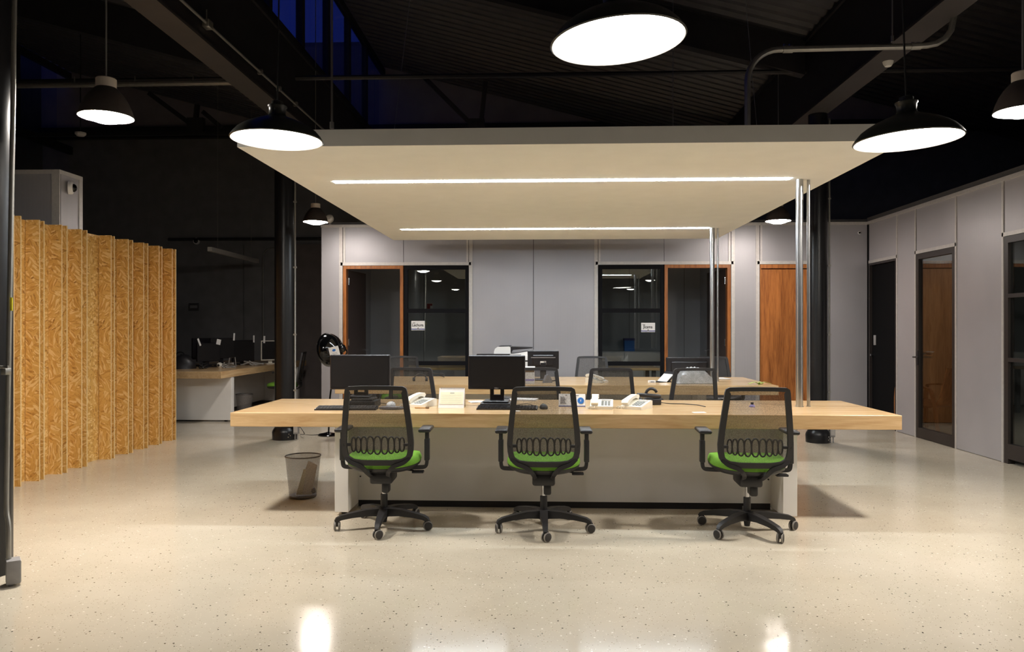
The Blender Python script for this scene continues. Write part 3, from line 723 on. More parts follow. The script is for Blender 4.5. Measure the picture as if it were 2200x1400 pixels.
    for s_ in (-1, 1):
        ar = MB().strap(bez([(s_*0.15, 0.03, 0.40), (s_*0.24, 0.03, 0.402), (s_*0.278, 0.03, 0.408), (s_*0.288, 0.03, 0.43), (s_*0.290, 0.03, 0.47)], 5), (0, 1, 0), 0.036, 0.022)
        ar.rbox(s_*0.290-0.017, s_*0.290+0.017, 0.005, 0.055, 0.45, 0.60, 0.006).rbox(s_*0.290-0.013, s_*0.290+0.013, 0.01, 0.05, 0.59, 0.655, 0.004)
        ao = ar.build('armrest', M_FRAMEP, t)
        MB().rbox(s_*0.283-0.042, s_*0.283+0.042, -0.08, 0.15, 0.652, 0.678, 0.012, 3).build('arm_pad', M_PLASTIC, ao)
    return t
proto = make_chair()
def place(o, x, y, rz, label, group): o.location = (x, y, 0); o.rotation_euler.z = rz; o['label'] = label; o['group'] = group
GF = 'green office chairs in front of the near desk'
place(proto, G(823,1134).x, 5.20, R(1.5), 'green seated mesh chair at near desk, left of the three in front', GF)
c2 = dup(proto, 'green seated mesh chair at near desk, middle of the three in front', (G(1168,1135).x, 5.18, 0), R(0), GF)
c3 = dup(proto, 'green seated mesh chair at near desk, right of the three in front', (G(1603,1138).x, 5.19, 0), R(-2.5), GF)
for c_, rot in ((proto, 2), (c2, 2), (c3, 27)):          # star bases stand at their own angles
    for ch in c_.children:
        if ch.name.split('.')[0] in ('star_base', 'caster'): ch.matrix_basis = Matrix.Rotation(R(rot), 4, 'Z') @ ch.matrix_basis
# one lever points left on the right chair
GM = 'green office chairs between the two desks'
for px, rz, lab in ((890, -4, 'mesh chair between the desks, behind the left monitor'), (1150, 3, 'mesh chair between the desks, behind the centre monitor'),
                    (1312, 0, 'mesh chair between the desks, behind the two beige phones'), (1485, 5, 'mesh chair between the desks, in front of the wrapped paper')):
    y = 7.55; dup(proto, lab, (PX(px, y-0.25), y, 0), R(rz), GM)
GB = 'green office chairs behind the far desk'
for px, rz, lab in ((868, 184, 'mesh chair behind the far desk, below the left office window'), (1270, 177, 'mesh chair behind the far desk, right of the monitor seen from behind'),
                    (1538, 186, 'all black chair behind the far desk, by the steel poles')):
    y = 10.0; dc = dup(proto, lab, (PX(px, y+0.25), y, 0), R(rz), GB)
for ch in dc.children:                                   # the one by the poles is all black
    if ch.name.split('.')[0] in ('seat', 'mesh_back'):
        ch.data = ch.data.copy(); ch.data.materials.clear(); ch.data.materials.append(M_PLASTIC)
dup(proto, 'green seated chair at the desk in the dark area, beside the bin', (-4.12, 12.15, 0), R(100), 'chairs at the dark desk')
dup(proto, 'mesh chair on the far side of the desk in the dark area', (-6.42, 12.1, 0), R(-80), 'chairs at the dark desk')

# ================================================================== PENDANT LAMPS
def big_lamp(px, py, Y, label, tilt=0):
    p = P(px, py, Y)
    t = thing('pendant_lamp', label, 'lamp', p, group='large dark pendant lamps'); t.rotation_euler = (0, tilt, 0)
    outer = [(0.26, 0.0), (0.266, 0.004), (0.262, 0.012), (0.250, 0.03), (0.228, 0.055), (0.20, 0.075), (0.165, 0.095), (0.12, 0.115), (0.075, 0.132), (0.052, 0.145), (0.047, 0.16), (0.05, 0.19), (0.056, 0.196), (0.056, 0.203), (0.036, 0.21), (0.034, 0.228), (0.018, 0.234), (0.0, 0.235)]
    MB().lathe(outer, 48).build('shade', M_LAMPOUT, t, sharp=50)
    MB().lathe([(0.26, 0.0), (0.256, 0.002), (0.246, 0.03), (0.222, 0.053), (0.16, 0.09), (0.09, 0.12), (0.0, 0.125)], 48).build('shade_lining', M_LAMPIN, t, sharp=60)
    MB().lathe([(0.0, -0.010), (0.10, -0.007), (0.19, 0.002), (0.243, 0.014), (0.243, 0.022), (0.0, 0.022)], 48).build('diffuser', M_BIGL, t, label='glowing white diffuser')
    zc = roofz(p.x) - p.z
    MB().cyl((0, 0, 0.234), (0, 0, zc), 0.005, n=8).build('cord', M_CABLE, t)
big_lamp(1328, 91, 3.02, 'large dark pendant lamp hanging nearest, high at the top centre', R(-4))
big_lamp(595, 302, 4.45, 'large dark pendant lamp in front of the canopy left corner', R(0.8))
big_lamp(1950, 303, 4.08, 'large dark pendant lamp in front of the canopy right corner', R(-2))
def small_lamp(x, y, z, label, glow=M_SMALLL):
    t = thing('pendant_lamp', label, 'lamp', (x, y, z), group='small bell pendant lamps with pale caps')
    MB().lathe([(0.16, 0.0), (0.163, 0.003), (0.158, 0.02), (0.146, 0.06), (0.128, 0.10), (0.103, 0.14), (0.076, 0.17), (0.06, 0.186)], 40).build('shade', M_LAMPGREY, t, sharp=50)
    MB().lathe([(0.16, 0.0), (0.155, 0.002), (0.142, 0.055), (0.12, 0.10), (0.07, 0.165), (0.0, 0.17)], 40).build('shade_lining', M_LAMPIN, t, sharp=60)
    MB().lathe([(0.0, 0.186), (0.06, 0.184), (0.061, 0.188), (0.061, 0.24), (0.056, 0.246), (0.0, 0.247)], 28).build('cap', M_LAMPCAP, t)
    MB().lathe([(0.0, -0.034), (0.06, -0.029), (0.115, -0.010), (0.15, 0.012), (0.15, 0.018), (0.0, 0.018)], 40).build('diffuser', glow, t, label='glowing white diffuser')
    MB().cyl((0, 0, 0.246), (0, 0, roofz(x)-z), 0.006, n=8).build('cord', M_GALV, t)
for px, py, Y, lab in ((228, 252, 4.75, 'small bell pendant lamp above the wood fins'), (2197, 240, 4.9, 'small bell pendant lamp at the upper right edge'),
                       (678, 477, 10.05, 'small bell pendant lamp beside the left column'), (1672, 475, 10.05, 'small bell pendant lamp beside the right column')):
    p = P(px, py, Y); small_lamp(p.x, p.y, p.z, lab, M_SMALLB if Y > 9 else M_SMALLL)
for x, y, lab in ((-3.02, 0.6, 'small bell pendant lamp left of the viewer'), (3.05, 0.6, 'small bell pendant lamp right of the viewer'),
                  (-3.02, -4.2, 'small bell pendant lamp behind the viewer, left'), (3.05, -4.2, 'small bell pendant lamp behind the viewer, right')):
    small_lamp(x, y, 2.72, lab, M_SMALLN)

# ================================================================== WOOD FIN SCREEN
OX = -4.46; OH = 2.315
pairs = []
for a, b in ((84, 96), (133, 143), (177, 187), (238, 247), (275.6, 284.3), (310, 317.6), (341, 349), (370, 377)):
    pairs.append((XW(a, 706, OX).y, XW(b, 706, OX).y))
y0 = XW(45, 706, OX).y
pairs = [(y0-0.08-0.33*k, y0-0.33*k) for k in (4, 3, 2, 1, 0)] + pairs
scr = thing('fin_screen', 'folded screen of tall oriented strand board fins at left', 'screen', (OX, pairs[0][0], 0))
k = 0; by = pairs[0][0]
fin = MB().box(-0.125, -0.002, -0.006, 0.006, 0, OH).mesh('fin')
edge = MB().box(-0.002, 0.0005, -0.0061, 0.0061, 0, OH).box(-0.125, -0.002, -0.0061, 0.0061, OH, OH+0.001).mesh('cut_edge')
fin_m = []
for mm in M_OSB:
    c_ = fin.copy(); c_.materials.append(mm); fin_m.append(c_)
edge.materials.append(M_OSBEDGE)
for i, (a, b) in enumerate(pairs):
    for j, y in enumerate((a, b)):
        o = bpy.data.objects.new('fin_board', fin_m[k % 4]); COL.objects.link(o); o.parent = scr; o.location = (0.012*math.sin(k*2.1)*0.5, y-by, 0)
        e = bpy.data.objects.new('cut_edge', edge); COL.objects.link(e); e.parent = o; k += 1
    MB().box(-0.139, -0.127, a-by-0.006, b-by+0.006, 0, OH).build('back_board', M_OSB[(i+1) % 4], scr)
    if i: MB().box(-0.139, -0.127, pairs[i-1][1]-by+0.006, a-by-0.006, 0, OH).build('back_board', M_OSB[(i+2) % 4], scr)

# ================================================================== COLUMNS
def column(x, y, r, label, boot=True):
    t = thing('column', label, 'column', (x, y, 0))
    MB().cyl((0, 0, 0), (0, 0, 3.90), r, n=32).build('shaft', M_COLUMN, t)
    if boot:
        MB().lathe([(r, 0), (r+0.028, 0.0), (r+0.03, 0.09), (r+0.022, 0.115), (r+0.002, 0.145), (r, 0.145)], 32).build('boot', M_COLUMN, t)
        m = MB()
        for dx, z in ((0.09, 0.075), (0.105, 0.055), (0.085, 0.04)):
            yy = -math.sqrt((r+0.029)**2-dx*dx); m.cyl((dx, yy-0.004, z), (dx, yy+0.006, z), 0.007, n=8)
        m.build('bolt', M_CHROME, t)
    return t
CLx, CLy = PX(612, 9.3), 9.3; CRx, CRy = PX(1757, 9.3), 9.3
column(CLx, CLy, 0.122, 'black round column standing behind the left end of the near desk')
column(CRx, CRy, 0.110, 'black round column standing behind the right end of the near desk')
NX_, NY_ = -3.06, 4.12
column(NX_, NY_, 0.122, 'black round column cut off by the left edge of the frame', False)
def conduit(label, path, r, mat=M_GALV, clamps=(), name='conduit', coup=()):
    t = thing(name, label, 'conduit', path[0])
    o = Vector(path[0])
    MB().tube([Vector(p)-o for p in path], r, 10).build('tube', mat, t)
    for c_ in clamps: MB().box(c_[0]-o.x-r*1.6, c_[0]-o.x+r*1.6, c_[1]-o.y-r*1.3, c_[1]-o.y+r*1.3, c_[2]-o.z-0.01, c_[2]-o.z+0.01).build('clamp', M_GALV, t)
    for a, b in coup: MB().tube([Vector(a)-o, Vector(b)-o], r*1.2, 10).build('coupling', M_GALV, t)
    return t
# conduits on the columns
for cx_, cy_, rr, lab in ((CLx, CLy, 0.122, 'galvanised conduit running down the left round column'), (CRx, CRy, 0.110, 'galvanised conduit running down the right round column')):
    x = cx_+rr+0.014; y = cy_-0.03
    conduit(lab, [(x, y, 3.85), (x, y, 0.36), (x+0.015, y-0.01, 0.3), (x+0.02, y-0.02, 0.25), (x+0.02, y-0.02, 0.2)], 0.012, clamps=[(x, y, z) for z in (0.6, 1.28, 2.1, 2.9)])
    bx = thing('outlet_box', lab.replace('galvanised conduit running down', 'small grey outlet box at the foot of'), 'outlet box', (x+0.022, y-0.02, 0.0))
    MB().rbox(-0.03, 0.03, -0.03, 0.03, 0.07, 0.2, 0.004).build('box', M_GREY, bx)
    MB().box(-0.022, 0.022, -0.033, -0.03, 0.09, 0.18).build('cover_plate', M_TRIM, bx)
    MB().cyl((-0.015, 0, 0), (-0.015, 0, 0.07), 0.008, n=8).cyl((0.015, 0, 0), (0.015, 0, 0.07), 0.008, n=8).build('leg', M_GREY, bx)
# near column conduit and outlet box
p0 = P(24, 600, 3.98); x = p0.x; zf = lambda py, Y=4.1: P(24, py, Y).z
pts = [(x+0.03, 3.98, 3.85), (x+0.004, 3.98, 2.2), (P(18, 800, 3.98).x, 3.98, zf(800)), (P(14, 1040, 3.98).x, 3.98, zf(1040)), (P(17, 1085, 3.98).x, 3.97, zf(1085)), (P(24, 1115, 3.98).x, 3.96, zf(1115)), (P(27, 1150, 3.98).x, 3.95, zf(1150)), (P(27, 1185, 3.98).x, 3.95, zf(1185))]
pts = pts[:3] + bez(pts[3:], 5)
t = conduit('galvanised conduit running down the nearest black column', pts, 0.0125)
o = Vector(pts[0])
q = P(20, 788, 3.98); MB().cyl((q.x-0.05-o.x, q.y-0.02-o.y, q.z-o.z), (q.x+0.01-o.x, q.y-0.02-o.y, q.z-o.z), 0.008, n=8).rbox(q.x-o.x-0.012, q.x-o.x+0.016, -0.05, -0.005, q.z-o.z-0.04, q.z-o.z-0.005, 0.003).build('clamp', M_GALV, t)
q = P(25, 653, 3.962); MB().box(q.x-0.006-o.x, q.x+0.004-o.x, q.y-0.004-o.y, q.y+0.004-o.y, q.z-o.z-0.035, q.z-o.z+0.035).build('yellow_tag', M_YELLOW, t, label='small yellow tag')
q = P(28, 1205, 3.95)
bx = thing('outlet_box', 'grey outlet box low on the nearest black column', 'outlet box', (q.x, q.y, 0)); bx.rotation_euler.z = R(38)
zt, zb = zf(1182), zf(1230)
MB().rbox(-0.032, 0.032, -0.045, 0.045, zb, zt, 0.003).build('box', M_GREY, bx)
MB().box(0.032, 0.035, -0.04, 0.04, zb+0.006, zt-0.006).build('cover_plate', M_TRIM, bx)
m = MB()
for z in (0.35, 0.6, 0.78): m.cyl((0.034, 0, zb+(zt-zb)*z), (0.0365, 0, zb+(zt-zb)*z), 0.011, n=12)
m.build('socket', M_INKGREY, bx)
MB().box(0.035, 0.036, -0.028, 0.028, zt-0.022, zt-0.012).build('sticker', M_PAPER, bx)
MB().cyl((-0.01, -0.02, 0), (-0.01, -0.02, zb), 0.012, n=10).cyl((0.0, 0.025, 0), (0.0, 0.025, zb), 0.012, n=10).build('leg', M_GREY, bx)

# ================================================================== OVERHEAD PIPES
Yp = 6.45
zc = P(1700, 106, Yp).z; xa = PX(1606, Yp); xb = P(1985, 97, Yp)
path = [(xa, Yp, CZ+0.106), (xa, Yp, zc-0.30)] + arc((xa+0.26, Yp, zc-0.26), 0.26, 180, 90, 8)[0:] + [(xb.x-0.1, Yp, zc+0.01)] + [(xb.x+0.02, Yp, zc+0.015), (xb.x+0.10, Yp, zc+0.03), (xb.x+0.17, Yp, zc+0.07), (xb.x+0.22, Yp, zc+0.14), (xb.x+0.24, Yp, zc+0.24), (xb.x+0.24, Yp, 6.2)]
def pipe_z(px): return zc+0.005
t = conduit('thick galvanised conduit bending down onto the canopy', path, 0.025,
        coup=[((PX(1682, Yp), Yp, zc), (PX(1703, Yp), Yp, zc)), ((PX(1957, Yp), Yp, zc+0.01), (PX(1978, Yp), Yp, zc+0.012))])
o = Vector(path[0])
for px in (1692, 1967):
    m = MB()
    for d in (-0.028, -0.016, 0.016, 0.028): m.cyl((PX(px, Yp)+d-o.x, 0, zc-o.z+0.02), (PX(px, Yp)+d-o.x, 0, zc-o.z+0.045), 0.006, n=8)
    m.build('clamp_screw', M_CHROME, t)
def rod(px, py0, Y, label, r=0.009, ztop=None, mat=M_GALV):
    p = P(px, py0, Y); zt = ztop if ztop else roofz(p.x)
    t = thing('hanger_rod', label, 'rod', p); MB().cyl((0, 0, 0), (0, 0, zt-p.z), r, n=8).build('rod', mat, t)
    MB().cyl((0, 0, 0), (0, 0, 0.05), r*2, n=8).build('end_nut', M_GALV, t)
rod(1917, 90, 6.45, 'thin hanger rod carrying the thick bent conduit', 0.006)
p = P(713, 276, 6.0); rod(713, 276, 6.0, 'steel hanger rod dropping to the canopy, left of centre', 0.009)
for px, Y, lab in ((822, 9.3, 'thin wire from the roof to the canopy back'), (1446, 8.0, 'thin wire over the canopy, right of the nearest lamp'), (1640, 7.6, 'thin wire over the canopy, beside the bent conduit')):
    pp = Vector((PX(px, Y), Y, CZ+0.1)); t = thing('suspension_wire', lab, 'wire', pp)
    dx = {822: 0.42, 1446: 0, 1640: -0.22}[px]
    MB().tube([(0, 0, 0), (dx, 0, roofz(pp.x+dx)-pp.z)], 0.003, 6).build('wire', M_GALV, t)
# conduit along the left girder
gx = -2.975; zz = 4.06
ya = XW(405, 0, gx).y; yb_ = XW(690, 275, gx).y
t = conduit('thin conduit running along the inner face of the left girder', [(gx, 3.0, zz), (gx, YF-0.4, zz)], 0.013)
o = Vector((gx, 3.0, zz))
yj = XW(447, 42, gx).y
MB().rbox(-0.04, 0.03, yj-3.0-0.05, yj-3.0+0.05, -0.035, 0.035, 0.01).build('junction_box', M_GALV, t)
MB().cyl((0.0, yj-3.0-0.03, 0.03), (0.0, yj-3.0-0.03, 0.12), 0.006, n=8).build('hanger', M_GALV, t)
for px in (560, 600, 636):
    y = XW(px, 706-(1165-px)*0.92, gx).y; MB().box(-0.03, 0.02, y-3.0-0.02, y-3.0+0.02, -0.02, 0.03).build('clamp', M_GALV, t)
# horizontal pipe upper left
z = P(260, 180, 9.0).z
t = conduit('pale pipe crossing high on the left behind the girder', [(-7.3, 9.0, z-0.01), (-3.4, 9.0, z)], 0.032)
for px in (160, 290, 415): MB().tube([(PX(px, 9.0)+7.3, 0, 0.005), (PX(px, 9.0)+7.3, 0, 0.1)], 0.008).build('hanger', M_GALV, t)
# wall conduit far left
Yw = YF-0.06
p1 = P(565, 850, Yw); p2 = P(565, 552, Yw)
conduit('thin conduit rising on the far dark wall', [(p1.x, Yw, 0.8), (p2.x, Yw, p2.z-0.0)] + arc((p2.x+0.18, Yw, p2.z), 0.18, 180, 90, 8)[1:] + [(p2.x+0.5, Yw, p2.z+0.18)], 0.014)

# small fixtures
def dome_cam(name, label, M, r=0.05):
    t = thing(name, label, 'camera'); t.matrix_basis = M
    MB().lathe([(r*1.1, 0), (r*1.1, r*0.5), (r*0.95, r*0.7), (0.0, r*0.7)], 20).build('housing', M_PAPER, t)
    MB().lathe([(r*0.72, r*0.6), (r*0.66, r*0.95), (r*0.4, r*1.2), (0.0, r*1.3)], 18).build('lens_dome', M_GLOSSBLK, t)
q = XW(147, 403, cx)
dome_cam('security_camera', 'white dome camera on the grey block above the wood fins', Matrix.Translation(q) @ Matrix.Rotation(R(90), 4, 'Y') @ Matrix.Rotation(R(-25), 4, 'X'), 0.058)
q = P(423, 518, YF-0.04); dome_cam('security_camera', 'small dome camera high on the far dark wall', Matrix.Translation(q) @ Matrix.Rotation(R(90), 4, 'X'), 0.06)
q = P(709, 470, YB+0.02)
t = thing('security_camera', 'white camera head on top of the grey partition by the small lamp', 'camera', (q.x, q.y, WH+0.04))
MB().lathe([(0.0, -0.06), (0.04, -0.055), (0.06, -0.02), (0.06, 0.02), (0.035, 0.05), (0.0, 0.055)], 18, Matrix.Translation((0, -0.02, q.z-WH-0.04)) @ Matrix.Rotation(R(70), 4, 'X')).build('housing', M_PAPER, t)
MB().cyl((0, 0.0, 0), (0, 0.0, q.z-WH-0.05), 0.02, n=12).build('bracket', M_GREY, t)
q = P(1846, 500, YB); dome_cam('security_camera', 'tiny dark camera in the back right corner', Matrix.Translation(q+Vector((0, 0.0, 0))) @ Matrix.Rotation(R(90), 4, 'X'), 0.02)
q = XW(1908, 159, 3.30); q.z = 3.9
t = thing('motion_sensor', 'white sensor under the right girder', 'sensor', (3.3, XW(1908, 159, 3.3).y, 3.9))
MB().lathe([(0.0, -0.05), (0.03, -0.045), (0.045, -0.02), (0.05, 0.0)], 16).build('sensor_body', M_PAPER, t)
q = P(173, 287, 11.0)
t = thing('smoke_detector', 'round white smoke detector high on the left', 'detector', q)
MB().lathe([(0.0, -0.04), (0.05, -0.035), (0.075, -0.01), (0.075, 0.015), (0.0, 0.02)], 20).build('detector_body', M_PAPER, t)
MB().cyl((0, 0, 0.015), (0, 0, roofz(q.x)-q.z), 0.008, n=8).build('drop_rod', M_STEEL, t)
# unlit linear pendant in the dark area
a, b = P(450, 534, 12.0), P(553, 556, 14.2)
t = thing('linear_pendant', 'unlit white bar lamp hanging in the dark area', 'lamp', a)
d = b-a; d.z = 0
ang = math.atan2(d.y, d.x); Lg = d.length
M = Matrix.Rotation(ang, 4, 'Z')
MB().rbox(0, Lg, -0.035, 0.035, -0.04, 0.03, 0.004, 1, M).build('bar', M_TRIM, t)
for k in (0.15, 0.85):
    q = M @ Vector((Lg*k, 0, 0)); MB().cyl((q.x, q.y, 0.03), (q.x, q.y, roofz(a.x+q.x)-a.z), 0.003, n=6).build('wire', M_GALV, t)
# sign and switch on far wall
q = P(417, 659, YF-0.03)
t = thing('wall_sign', 'small framed grey sign on the far dark wall', 'sign', q)
MB().rbox(-0.1, 0.1, -0.02, 0.0, -0.075, 0.075, 0.004, 1).build('plate', M_OFFDARK, t)
MB().box(-0.075, 0.075, -0.023, -0.02, -0.025, 0.03).build('print', M_GREY, t)
q = P(686, 745, YF-0.03)
t = thing('light_switch', 'pale light switch on the far wall left of the grey partition', 'switch', q)
MB().rbox(-0.045, 0.045, -0.012, 0, -0.075, 0.075, 0.004, 1).build('plate', M_BEIGE, t)
MB().box(-0.014, 0.014, -0.018, -0.012, -0.03, 0.03).build('rocker', M_PAPER, t)

# ================================================================== DESK THINGS
Z = 0.75
def monitor(name, label, x, y, rz, wd=0.49, hd=0.29, lift=0.10, z=Z, base_w=0.2, hole=True, mat=M_SCREENB, notes=(), logo=True, group=None, bar=False):
    t = thing(name, label, 'monitor', (x, y, z), rz, group)
    zb = lift; zt_ = lift+hd
    pn = MB().rbox(-wd/2, wd/2, -0.012, 0.03, zb, zt_, 0.006, 1).rbox(-wd/2+0.06, wd/2-0.06, 0.028, 0.05, zb+0.04, zt_-0.05, 0.008, 1).build('panel', mat, t)
    MB().box(-wd/2+0.014, wd/2-0.014, -0.0135, -0.0115, zb+0.02, zt_-0.014).build('screen', M_SCREEN, pn)
    if bar: MB().box(-wd/2+0.04, wd/2-0.04, 0.05, 0.053, zt_-0.085, zt_-0.075).build('vent_slot', M_INKGREY, pn)
    if logo: text('DELL', 0.014, M_GREY, pn, Matrix.Translation((0, -0.0145, zb+0.010)) @ FACE, 'logo')
    nk = MB()
    if hole:
        nk.prism([(-0.055, 0.015), (-0.026, 0.015), (-0.026, 0.10), (-0.034, 0.13), (-0.034, zb+0.05), (-0.055, zb+0.05)], 0.035, 0.055)
        nk.prism([(0.055, 0.015), (0.026, 0.015), (0.026, 0.10), (0.034, 0.13), (0.034, zb+0.05), (0.055, zb+0.05)], 0.035, 0.055)
        nk.box(-0.026, 0.026, 0.036, 0.054, 0.015, min(0.055, zb*0.6))
    else: nk.rbox(-0.035, 0.035, 0.03, 0.055, 0.01, zb+0.08, 0.006, 1)
    nk.build('stand_neck', mat, t)
    MB().rbox(-base_w/2, base_w/2, -0.075, 0.10, 0, 0.016, 0.005, 1).build('stand_base', mat, t)
    for (nx, nw, nh, an) in notes:
        MB().box(-nw/2, nw/2, -0.001, 0.001, 0, nh).build('paper_note', M_PAPER, pn, Matrix.Translation((nx, -0.016, zt_-nh*0.35)) @ Matrix.Rotation(an, 4, 'Y'))
    return t
def yz(px, py, z=Z): return G(px, py, z)
# left monitor on a dark riser
g = yz(778, 876); Yl = 6.0
t = thing('monitor_riser', 'dark grey box under the left monitor on near desk', 'box', (PX(780, 5.85), 5.9, Z))
MB().rbox(-0.105, 0.105, -0.12, 0.1, 0, 0.05, 0.006).rbox(-0.08, 0.08, -0.10, 0.1, 0.05, 0.065, 0.004).build('body', M_PLASTIC, t)
MB().box(-0.095, 0.095, -0.122, -0.12, 0.01, 0.016).build('slot', M_INK, t)
monitor('monitor', 'black monitor at the left end of the near desk', PX(774, 5.95), 5.95, R(4), 0.465, 0.27, 0.062, z=Z+0.0652, base_w=0.16)
t = thing('monitor_riser', 'flat black base box under the centre monitor on near desk', 'box', (PX(1065, 5.95), 5.98, Z))
MB().rbox(-0.115, 0.115, -0.11, 0.11, 0, 0.028, 0.004).build('body', M_PLASTIC, t)
MB().box(-0.10, 0.10, -0.112, -0.11, 0.008, 0.012).build('slot', M_INK, t)
monitor('monitor', 'black monitor at the centre of the near desk', PX(1067, 5.98), 5.98, R(-2), 0.445, 0.265, 0.10, z=Z+0.0282, base_w=0.2)
# keyboards
def keyboard(label, x, y, rz, keymat=M_PLASTIC):
    t = thing('keyboard', label, 'keyboard', (x, y, Z), rz)
    MB().prism([(-0.065, 0), (0.065, 0), (0.065, 0.022), (-0.065, 0.010)], -0.225, 0.225, 'x').build('body', M_PLASTIC, t)
    ks = MB()
    for r in range(5):
        for c_ in range(18):
            x_ = -0.215+c_*0.0241; y_ = -0.056+r*0.0225
            ks.box(x_, x_+0.020, y_, y_+0.018, 0.009+(y_+0.065)*0.092, 0.017+(y_+0.065)*0.092)
    ks.build('keys', keymat, t)
keyboard('black keyboard at the left end of the near desk', PX(742, 5.62), 5.66, R(3), M_OFFDARK)
keyboard('black keyboard in front of the centre monitor', PX(1090, 5.72), 5.73, R(-2), M_PLASTIC)
def mouse(label, x, y, rz, mat, z=Z, cable=None):
    t = thing('computer_mouse', label, 'mouse', (x, y, z), rz)
    vs = []; fs = []; n = 20
    for r_, zz in ((0.9, 0.0), (1.0, 0.008), (0.95, 0.02), (0.75, 0.03), (0.4, 0.036), (0.08, 0.037)):
        for i in range(n):
            a = 2*PI*i/n; vs.append((0.031*r_*math.cos(a), 0.056*r_*math.sin(a), zz))
    for j in range(5):
        for i in range(n): fs.append((j*n+i, j*n+(i+1)%n, (j+1)*n+(i+1)%n, (j+1)*n+i))
    fs.append(tuple(reversed(range(n)))); fs.append(tuple(5*n+i for i in range(n)))
    MB().add(vs, fs).build('shell', mat, t, sharp=60)
    MB().cyl((-0.004, 0.03, 0.031), (0.004, 0.03, 0.031), 0.008, n=10).build('wheel', M_PLASTIC, t)
    if cable: MB().tube([Vector((p.x, p.y, max(p.z, 0.0035))) for p in bez([(0, 0.055, 0.008)] + cable, 6)], 0.0025, 6).build('cable', M_CABLE, t)
    return t
t = thing('mouse_pad', 'grey padded mouse mat at the left end of the near desk', 'mouse mat', (PX(843, 5.72), 5.72, Z), R(-8))
MB().lathe([(0.0, 0), (0.098, 0), (0.1, 0.006), (0.098, 0.012), (0.0, 0.012)], 28, Matrix.Diagonal((1, 0.85, 1, 1))).build('mat', M_OFFDARK, t)
MB().lathe([(0.0, 0.01), (0.075, 0.01), (0.078, 0.02), (0.06, 0.024), (0.0, 0.024)], 20, Matrix.Translation((0, -0.05, 0)) @ Matrix.Diagonal((1, 0.35, 1, 1))).build('wrist_rest', M_INKGREY, t)
mouse('white topped mouse on the grey mat', PX(840, 5.78), 5.78, R(-10), M_PAPER, Z+0.0122, [(-0.02, 0.11, 0.0), (-0.12, 0.17, 0.004), (-0.17, 0.2, 0.0)])
mouse('black mouse right of the centre keyboard', PX(1168, 5.76), 5.76, R(8), M_PLASTIC, Z, [(-0.03, 0.1, 0.006), (-0.10, 0.2, 0.02), (-0.17, 0.22, 0.01), (-0.2, 0.28, 0.0)])
# phones
def phone(label, x, y, rz, z=Z, mat=M_BEIGE, cordside=-1):
    t = thing('desk_phone', label, 'phone', (x, y, z), rz, 'desk telephones')
    MB().prism([(-0.10, 0), (0.10, 0), (0.10, 0.055), (0.075, 0.06), (-0.10, 0.022)], -0.085, 0.085, 'x').build('body', mat, t)
    sl = (0.06-0.022)/0.175
    k = MB()
    for r in range(4):
        for c_ in range(3):
            x0_ = 0.0+c_*0.024; y0_ = -0.075+r*0.026
            zz = 0.022+(y0_+0.10)*sl; k.box(x0_, x0_+0.017, y0_, y0_+0.016, zz-0.003, zz+0.008)
    k.build('keypad', M_BUTTON, t)
    MB().box(0.0, 0.07, 0.035, 0.06, 0.049, 0.062).build('label_strip', M_PAPER, t)
    h = MB()
    pth = [(-0.05, -0.095, 0.038), (-0.05, -0.085, 0.05), (-0.05, -0.05, 0.064), (-0.05, 0.0, 0.078), (-0.05, 0.05, 0.086), (-0.05, 0.085, 0.082), (-0.05, 0.098, 0.07)]
    h.strap(pth, (1, 0, 0), [0.05, 0.056, 0.046, 0.042, 0.046, 0.056, 0.05], [0.03, 0.034, 0.024, 0.022, 0.024, 0.034, 0.03])
    h.build('handset', mat, t, sharp=50)
    cp = [(-0.05, -0.1, 0.03)]
    for i in range(30):
        a = i*PI/2.5; s_ = i/29
        cp.append((-0.06-0.045*s_+0.008*math.cos(a), -0.115+0.03*math.sin(s_*PI), 0.012+0.008*math.sin(a)))
    MB().tube(cp, 0.003, 5).build('handset_cord', mat, t)
    return t
phone('pale phone between the mouse mat and the calendar', PX(902, 5.9), 5.92, R(-28))
phone('beige phone beside the blue circle card', PX(1293, 5.82), 5.84, R(-6))
phone('beige phone turned right, next to the black headset stand', PX(1368, 5.82), 5.83, R(-32))
phone('pale phone lying on the far desk, seen through a mesh chair', PX(1282, 8.62), 8.6, R(60))
# black handset on a stand
t = thing('conference_phone', 'black handset on a low stand behind the beige phones', 'phone', (PX(1402, 6.1), 6.12, Z), R(10))
MB().rbox(-0.05, 0.06, -0.05, 0.06, 0, 0.05, 0.008).build('base', M_PLASTIC, t)
MB().rbox(-0.13, 0.06, -0.04, 0.03, 0.055, 0.085, 0.012, 2, Matrix.Rotation(R(4), 4, 'Y')).build('handset', M_PLASTIC, t)
MB().tube(arc((0.0, 0.02, 0.08), 0.045, 200, 20, 10), 0.012).build('headband', M_PLASTIC, t)
MB().tube(bez([(0.06, 0, 0.02), (0.14, 0.02, 0.005), (0.26, -0.02, 0.004), (0.33, -0.12, 0.004), (0.34, -0.25, 0.004)], 6), 0.003, 6).build('cable', M_CABLE, t)
